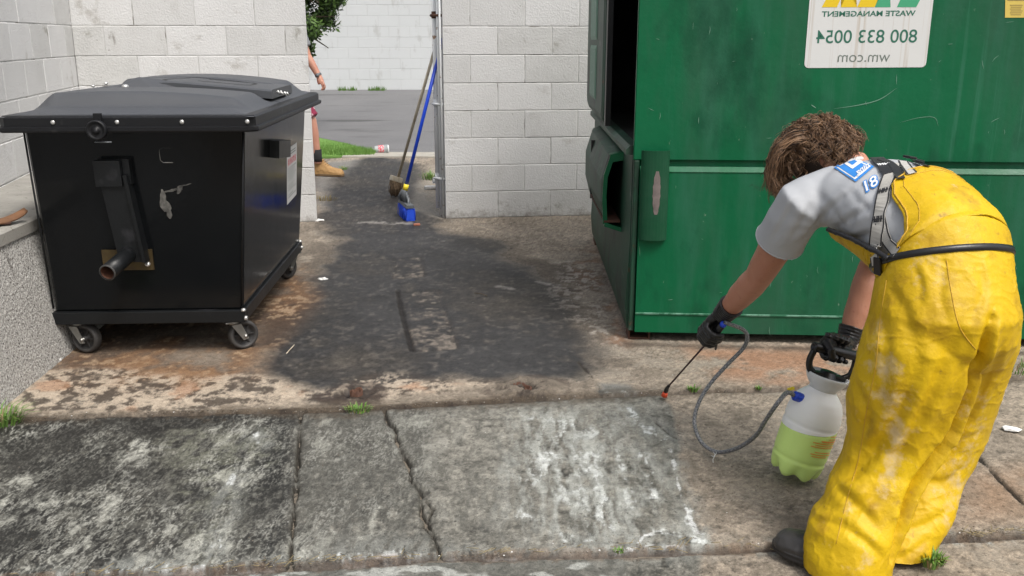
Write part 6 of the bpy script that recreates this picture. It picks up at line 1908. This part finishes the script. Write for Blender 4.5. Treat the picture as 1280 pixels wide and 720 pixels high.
st6, P6_, N6_ = band([(1100, 202), (1111, 206), (1120, 214), (1126, 226)], .020, 'brace', M['web_black'], wk, .007)
m = MB()
for (u, v) in ((1136, 202), (1148, 207)):
    h = hit(u, v, ALL)
    if h: m.box(h[0] + h[1] * .012, (.034, .022, .007), 0, .002, h[1].to_track_quat('Z', 'Y').to_matrix())
attach(m.build('buckle', M['plastic_black']), wk)
h = hit(1101, 332, ALL)
if h:
    m = MB(); m.box(h[0] + h[1] * .010, (.045, .026, .006), 0, .002, h[1].to_track_quat('Z', 'X').to_matrix()); attach(m.build('buckle', M['plastic_black']), wk)
# prints on the shirt, set out on the cloth surface
def decal_quad(px, name, ma, off, par, n=10):
    m = MB(); vs = []
    for i in range(n + 1):
        for j in range(n + 1):
            a, b = i / n, j / n
            u = (px[0][0] * (1 - a) + px[1][0] * a) * (1 - b) + (px[3][0] * (1 - a) + px[2][0] * a) * b
            v = (px[0][1] * (1 - a) + px[1][1] * a) * (1 - b) + (px[3][1] * (1 - a) + px[2][1] * a) * b
            h = hit(u, v, [sh_bvh]); vs.append(tuple(h[0] + h[1] * off) if h else (0, 0, -1))
    m.add(vs, [(i * (n + 1) + j, (i + 1) * (n + 1) + j, (i + 1) * (n + 1) + j + 1, i * (n + 1) + j + 1) for i in range(n) for j in range(n) if all(vs[q][2] > 0 for q in (i * (n + 1) + j, (i + 1) * (n + 1) + j, (i + 1) * (n + 1) + j + 1, i * (n + 1) + j + 1))], 0, True)
    return attach(m.build(name, ma), par)
def inset(px, k, s=(0, 0)):
    cx = sum(p[0] for p in px) / 4 + s[0]; cy = sum(p[1] for p in px) / 4 + s[1]
    return [(cx + (p[0] - cx) * k, cy + (p[1] - cy) * k) for p in px]
Q = [(1036, 206), (1070, 228), (1093, 209), (1060, 195)]
lg = decal_quad(Q, 'shirt_print', M['blue_print'], .0028, sh)
decal_quad(inset(Q, .86), 'print_white', M['white_print'], .0036, lg)
decal_quad(inset(Q, .74), 'print_blue', M['blue_print'], .0044, lg)
D1 = [(1052, 204), (1066, 213), (1079, 204), (1066, 197)]
decal_quad(D1, 'print_letter', M['white_print'], .0052, lg)
decal_quad(inset(D1, .48), 'print_letter', M['blue_print'], .0060, lg)
def decal_text(body, c, xa, ya, ma, off, bold=0.0, name='lettering', par=None):
    o = text_mesh(body, 1.0, ma, name, None, Matrix.Identity(4), True, bold, 0)
    bm = bmesh.new(); bm.from_mesh(o.data); bmesh.ops.triangulate(bm, faces=bm.faces[:]); bmesh.ops.subdivide_edges(bm, edges=[e for e in bm.edges if e.calc_length() > .25], cuts=2); bm.to_mesh(o.data); bm.free()
    for q in o.data.vertices:
        u = c[0] + q.co.x * xa[0] + q.co.y * ya[0]; v = c[1] + q.co.x * xa[1] + q.co.y * ya[1]
        h = hit(u, v, [sh_bvh]); q.co = h[0] + h[1] * off if h else Vector((0, 0, -1))
    return attach(o, par or sh)
decal_text('ning', (1079, 212.5), (9, -6.5), (-2.4, -8), M['white_print'], .0056, .02, 'lettering', lg)
decal_text('81', (1088, 231.5), (19, -11), (-5, -17.5), M['blue_print'], .0030, .075)
decal_text('81', (1088, 231.5), (19, -11), (-5, -17.5), M['white_print'], .0042, .01)
def on_band(body, P, Nn, f, size, ma, par, rot=0):
    i = int(f * (len(P) - 1)); i = max(1, min(len(P) - 2, i)); d = (P[i + 1] - P[i - 1]).normalized(); n_ = Nn[i]; b = d.cross(n_).normalized()
    X_ = b; Y_ = n_.cross(b)
    if X_.x < 0: X_ = -X_; Y_ = -Y_
    if Y_.z < 0: Y_ = -Y_
    Mx = Matrix((X_, Y_, n_)).transposed().to_4x4(); Mx.translation = P[i] + n_ * .0026
    o = text_mesh(body, size, ma, 'lettering', None, Mx, True, .0003, .0002); return attach(o, par)
on_band('IMMI', P3_, N3_, .55, .017, M['white_print'], st3)

# gloves, boots
hand(WRR, GRIP, -HD, (WRR - GRIP).normalized() * .8 + Vector((.0, -.35, .4)), .0155, wk, 'glove', M['nitrile'], flip=1, cuff=ELR, k=1.08)
ndir = (WRL - WG); hand(WRL, WG, WD, ndir.normalized() + Vector((-.35, -.45, .25)), .013, wk, 'glove', M['nitrile'], flip=-1, cuff=ELL, k=1.14)
boot(wk, gp(1072, 722), gp(971, 681), .112, .10, M['boot_black'], M['rubber'], shaft_r=.042)
boot(wk, Vector((1.045, 2.19, 0)), Vector((1.02, 2.46, 0)), .10, .09, M['boot_black'], M['rubber'], shaft_r=.038)

# hair: many curling locks over a dark under-layer
def curls(par, HC, HU, HF, HS, n, seed, length, kx=1.0, forelock=True):
    r = random.Random(seed)
    m = MB(); under = MB()
    under.ball(HC + HU * .030 * kx - HF * .016 * kx, (HS, HF, HU), (.084 * kx, .098 * kx, .090 * kx), 24, 16)
    u_ = under.build('hair_base', M['hair_dark'])
    co = coords(u_.data); nr = normals(u_.data); set_coords(u_.data, co + nr * ((fbm3(co * 45, 2, 3) - .3) * .016)[:, None])
    clumps = []
    for i in range(n):
        while True:
            d = Vector((r.gauss(0, 1), r.gauss(0, 1), r.gauss(0, 1))).normalized()
            df, du = d.dot(HF), d.dot(HU)
            if du > -.62 + .9 * max(0, df) * 1.15 and not (df > .45 and du < .62) and not (abs(d.dot(HS)) > .62 and du < .28 and df > -.22): break
        clumps.append(d)
    for d in clumps:
        root = HC + HU * .028 * kx - HF * .012 * kx + HS * (d.dot(HS) * .080 * kx) + HF * (d.dot(HF) * .098 * kx) + HU * (d.dot(HU) * .092 * kx)
        fl = max(0, d.dot(HU)) * max(0, d.dot(HF) + .35)
        Ln = length * r.uniform(.6, 1.15) * (1 + .35 * fl)
        comb = (HF * r.uniform(-.2, .7) + HS * r.gauss(0, .7) + HU * r.gauss(.0, .5))
        dr = (d * .75 + comb.normalized() * .8).normalized()
        g = Vector((0, 0, -1))
        N_ = 16; p = root.copy(); ph = r.uniform(0, 6.28); hr_ = r.uniform(.007, .014); turns = r.uniform(.7, 1.5) * (1 if r.random() < .5 else -1)
        cen = []
        for k in range(N_):
            t = k / (N_ - 1); cen.append(p.copy())
            st_ = (dr * (1.15 - t) + g * (.15 + .7 * t))
            st_.normalize(); p = p + st_ * (Ln / N_)
            q = p - HC; loc_ = Vector((q.dot(HS) / .092, q.dot(HF) / .108, (q.dot(HU) - .02) / .104)) / kx
            if loc_.length < 1 and q.length > 0: p = HC + q * (1 / loc_.length) * 1.0
        for c in range(r.choice((5, 6, 7))):
            pts = []; off = Vector((r.gauss(0, 1), r.gauss(0, 1), r.gauss(0, 1))) * .0020
            for k, q in enumerate(cen):
                t = k / (N_ - 1); dd = (cen[min(k + 1, N_ - 1)] - cen[max(k - 1, 0)]).normalized(); e = dd.orthogonal().normalized(); f = dd.cross(e)
                a = ph + turns * 6.28 * t + c * .22
                pts.append(q + (e * math.cos(a) + f * math.sin(a)) * hr_ * (.3 + t) + off * (1 + 1.2 * t))
            w = r.uniform(.0008, .0014)
            m.tube(pts, [w * (1.15 - .85 * (k / (N_ - 1)) ** 2) for k in range(N_)], 4, mi=0 if r.random() < .85 else 1)
    if forelock:      # the long front locks hang free of the face
        for i in range(95):
            jx, jv, jy = r.gauss(0, 4), r.gauss(0, 5), r.uniform(2.68, 2.80)
            ln_k = r.uniform(.75, 1.0)
            pth = smooth_path([at(u0 + jx * kx_, v0 + jv * kv_, jy) for u0, v0, kx_, kv_ in ((1012, 172, 1.5, 1), (992, 176, 1.3, 1), (974, 190, .8, 1), (966, 210, .7, 1), (966, 210 + 20 * ln_k, .8, .8), (976 + jx, 210 + 34 * ln_k, .9, .6))], 4)
            ph = r.uniform(0, 6.28); hr_ = r.uniform(.004, .009); tn = r.uniform(1.2, 2.2) * r.choice((1, -1)); nn_ = len(pth)
            for c in range(5):
                off = Vector((r.gauss(0, 1), r.gauss(0, 1), r.gauss(0, 1))) * .0022; pts = []
                for k, q in enumerate(pth):
                    t = k / (nn_ - 1); dd = (pth[min(k + 1, nn_ - 1)] - pth[max(k - 1, 0)]).normalized(); e = dd.orthogonal().normalized(); f = dd.cross(e); a = ph + tn * 6.28 * t + c * .22
                    pts.append(q + (e * math.cos(a) + f * math.sin(a)) * hr_ * (.3 + t) + off * (1 + t))
                w = r.uniform(.0008, .0013); m.tube(pts, [w * (1.15 - .85 * (k / (nn_ - 1)) ** 2) for k in range(nn_)], 4, mi=0 if r.random() < .85 else 1)
    o = attach(m.build('hair', [M['hair'], M['hair_dark']]), par); attach(u_, o)
    return o
curls(wk, HC, HU, HF, HS, 1300, 5, .068)

# ---------------------------------------------------------------- person standing behind the wall
X0p = -1.90; Yp = 9.26
p2 = empty('person', 'person in work boots and maroon shorts standing mostly hidden behind the left wall end', 'person', (-2.05, 9.3, 0))
def q2(u, v, Y): return at(u, v, Y)
wr2 = q2(399, 96, 9.2); el2 = q2(384, 70, 9.22); shd2 = Vector((el2.x - .10, 9.24, el2.z + .30)); kn2 = q2(389, 152, 9.22); an2 = q2(397, 198, 9.22); an2.z = max(an2.z, .12)
hip2 = Vector((-2.22, 9.24, .88)); nk2 = Vector((-2.27, 9.3, 1.50)); hc2 = Vector((-2.26, 9.3, 1.66))
U2, F2, S2 = frame_from((.05, 0, 1), (1, -.1, -.1))
m = MB()
m.tube([hip2, hip2.lerp(kn2, .55), kn2, kn2.lerp(an2, .28), kn2.lerp(an2, .75), an2, an2 + Vector((0, 0, -.05))], [.095, .078, .056, .055, .042, .037, .04], 20)
hb = hip2 + Vector((-.02, .18, 0)); kb = Vector((-2.20, 9.44, .50)); ab = Vector((-2.24, 9.44, .12))
m.tube([hb, hb.lerp(kb, .5), kb, kb.lerp(ab, .3), ab], [.095, .08, .056, .055, .038], 20)
m.tube([hip2 + Vector((0, .09, -.02)), Vector((-2.24, 9.32, 1.15)), Vector((-2.26, 9.32, 1.36)), nk2, hc2 - U2 * .07], [.15, .14, .15, .06, .055], 20)
m.tube([shd2, shd2.lerp(el2, .5), el2, el2.lerp(wr2, .3), wr2], [.055, .048, .040, .040, .028], 20)
wl2 = wr2 + (wr2 - el2).normalized() * .05
m.tube([Vector((-2.2, 9.5, 1.42)), Vector((-2.24, 9.54, 1.15)), Vector((-2.18, 9.52, .90)), Vector((-2.16, 9.5, .84))], [.055, .046, .036, .03], 16)
m.ball(Vector((-2.15, 9.5, .78)), ((1, 0, 0), (0, 1, 0), (0, 0, 1)), (.035, .022, .05))
# near hand, relaxed
hn = q2(403, 104, 9.18)
dh = Vector((.25, -.05, -1)).normalized()
m.tube([wr2, wr2 + dh * .03, wr2 + dh * .07], [.028, .034, .034], 14)
for i in range(4):
    o_ = Vector((.012 + .004 * i, -.03 + i * .018, 0)); b0_ = wr2 + dh * .07 + o_ * Vector((1, 1, 1)).length / 1.732
    m.tube([b0_, b0_ + dh * .03, b0_ + dh * .052 + Vector((-.012, 0, 0)), b0_ + dh * .060 + Vector((-.028, 0, 0))], [.011, .010, .0095, .008], 10)
m.tube([wr2 + dh * .03, wr2 + dh * .055 + Vector((.03, -.03, 0)), wr2 + dh * .085 + Vector((.032, -.035, 0))], [.014, .012, .009], 10)
head_blobs(m, hc2, U2, F2, S2)
b2 = m.build('body', M['skin2']); remesh(b2, .007, 3, .5); attach(b2, p2)
eyes(hc2, U2, F2, S2, p2)
m = MB()
m.tube([Vector((-2.25, 9.33, .92)), Vector((-2.25, 9.33, 1.1)), Vector((-2.26, 9.33, 1.34)), Vector((-2.27, 9.31, 1.47))], [.165, .165, .17, .085], 24)
m.tube([shd2 + Vector((-.03, .03, .04)), shd2, shd2.lerp(el2, .72)], [.085, .075, .066], 20)
m.tube([Vector((-2.18, 9.42, 1.42)), Vector((-2.22, 9.53, 1.32)), Vector((-2.24, 9.54, 1.2))], [.08, .07, .065], 20)
s_ = m.build('shirt', M['shirt2']); remesh(s_, .009, 5, .6); co = coords(s_.data); nr = normals(s_.data); set_coords(s_.data, co + nr * ((ridged(co * 9, 5) - .6) * .02)[:, None]); attach(s_, p2)
m = MB()
m.tube([Vector((-2.24, 9.33, .98)), Vector((-2.23, 9.33, .82))], [.165, .17], 24)
m.tube([hip2, hip2.lerp(kn2, .5), hip2.lerp(kn2, .93)], [.12, .105, .10], 24)
m.tube([hb, hb.lerp(kb, .5), hb.lerp(kb, .93)], [.12, .105, .10], 24)
s_ = m.build('shorts', M['maroon']); remesh(s_, .009, 5, .6); co = coords(s_.data); nr = normals(s_.data); set_coords(s_.data, co + nr * ((ridged(co * 9, 6) - .6) * .02)[:, None]); attach(s_, p2)
m = MB(); m.tube([an2 + Vector((0, 0, .09)), an2, an2 + Vector((0, 0, -.03))], [.043, .044, .045], 18); attach(m.build('sock', M['sock']), p2)
m = MB(); m.tube([ab + Vector((0, 0, .09)), ab], [.043, .044], 18); attach(m.build('sock', M['sock']), p2)
m = MB(); wd_ = (wr2 - el2).normalized(); wp = wr2 - wd_ * .03
m.lathe([(.032, 0), (.034, .003), (.034, .019), (.032, .022)], wp, tuple(wd_), 20, cap=False); m.lathe([(0, 0), (.017, 0), (.018, .008), (0, .009)], wp + Vector((.0, -.033, .0)) + wd_ * .011, (0, -1, .1), 16)
attach(m.build('watch', M['grey_plastic']), p2)
hl = gp(396, 218); tl = gp(432, 215)
boot(p2, Vector((an2.x - .06, 9.27, 0)), Vector((an2.x + .255, 9.20, 0)), .115, .16, M['boot_tan'], M['boot_sole'], laces=M['boot_tan'], k=1.35, shaft_r=.054)
boot(p2, Vector((ab.x - .06, 9.46, 0)), Vector((ab.x + .235, 9.50, 0)), .108, .14, M['boot_tan'], M['boot_sole'], laces=M['boot_tan'], k=1.15, shaft_r=.054)
m = MB(); m.ball(hc2 + U2 * .03 - F2 * .015, (S2, F2, U2), (.083, .10, .092), 20, 14); o = m.build('hair', M['hair']); co = coords(o.data); nr = normals(o.data); set_coords(o.data, co + nr * ((fbm3(co * 60, 2, 3) - .4) * .012)[:, None]); attach(o, p2)
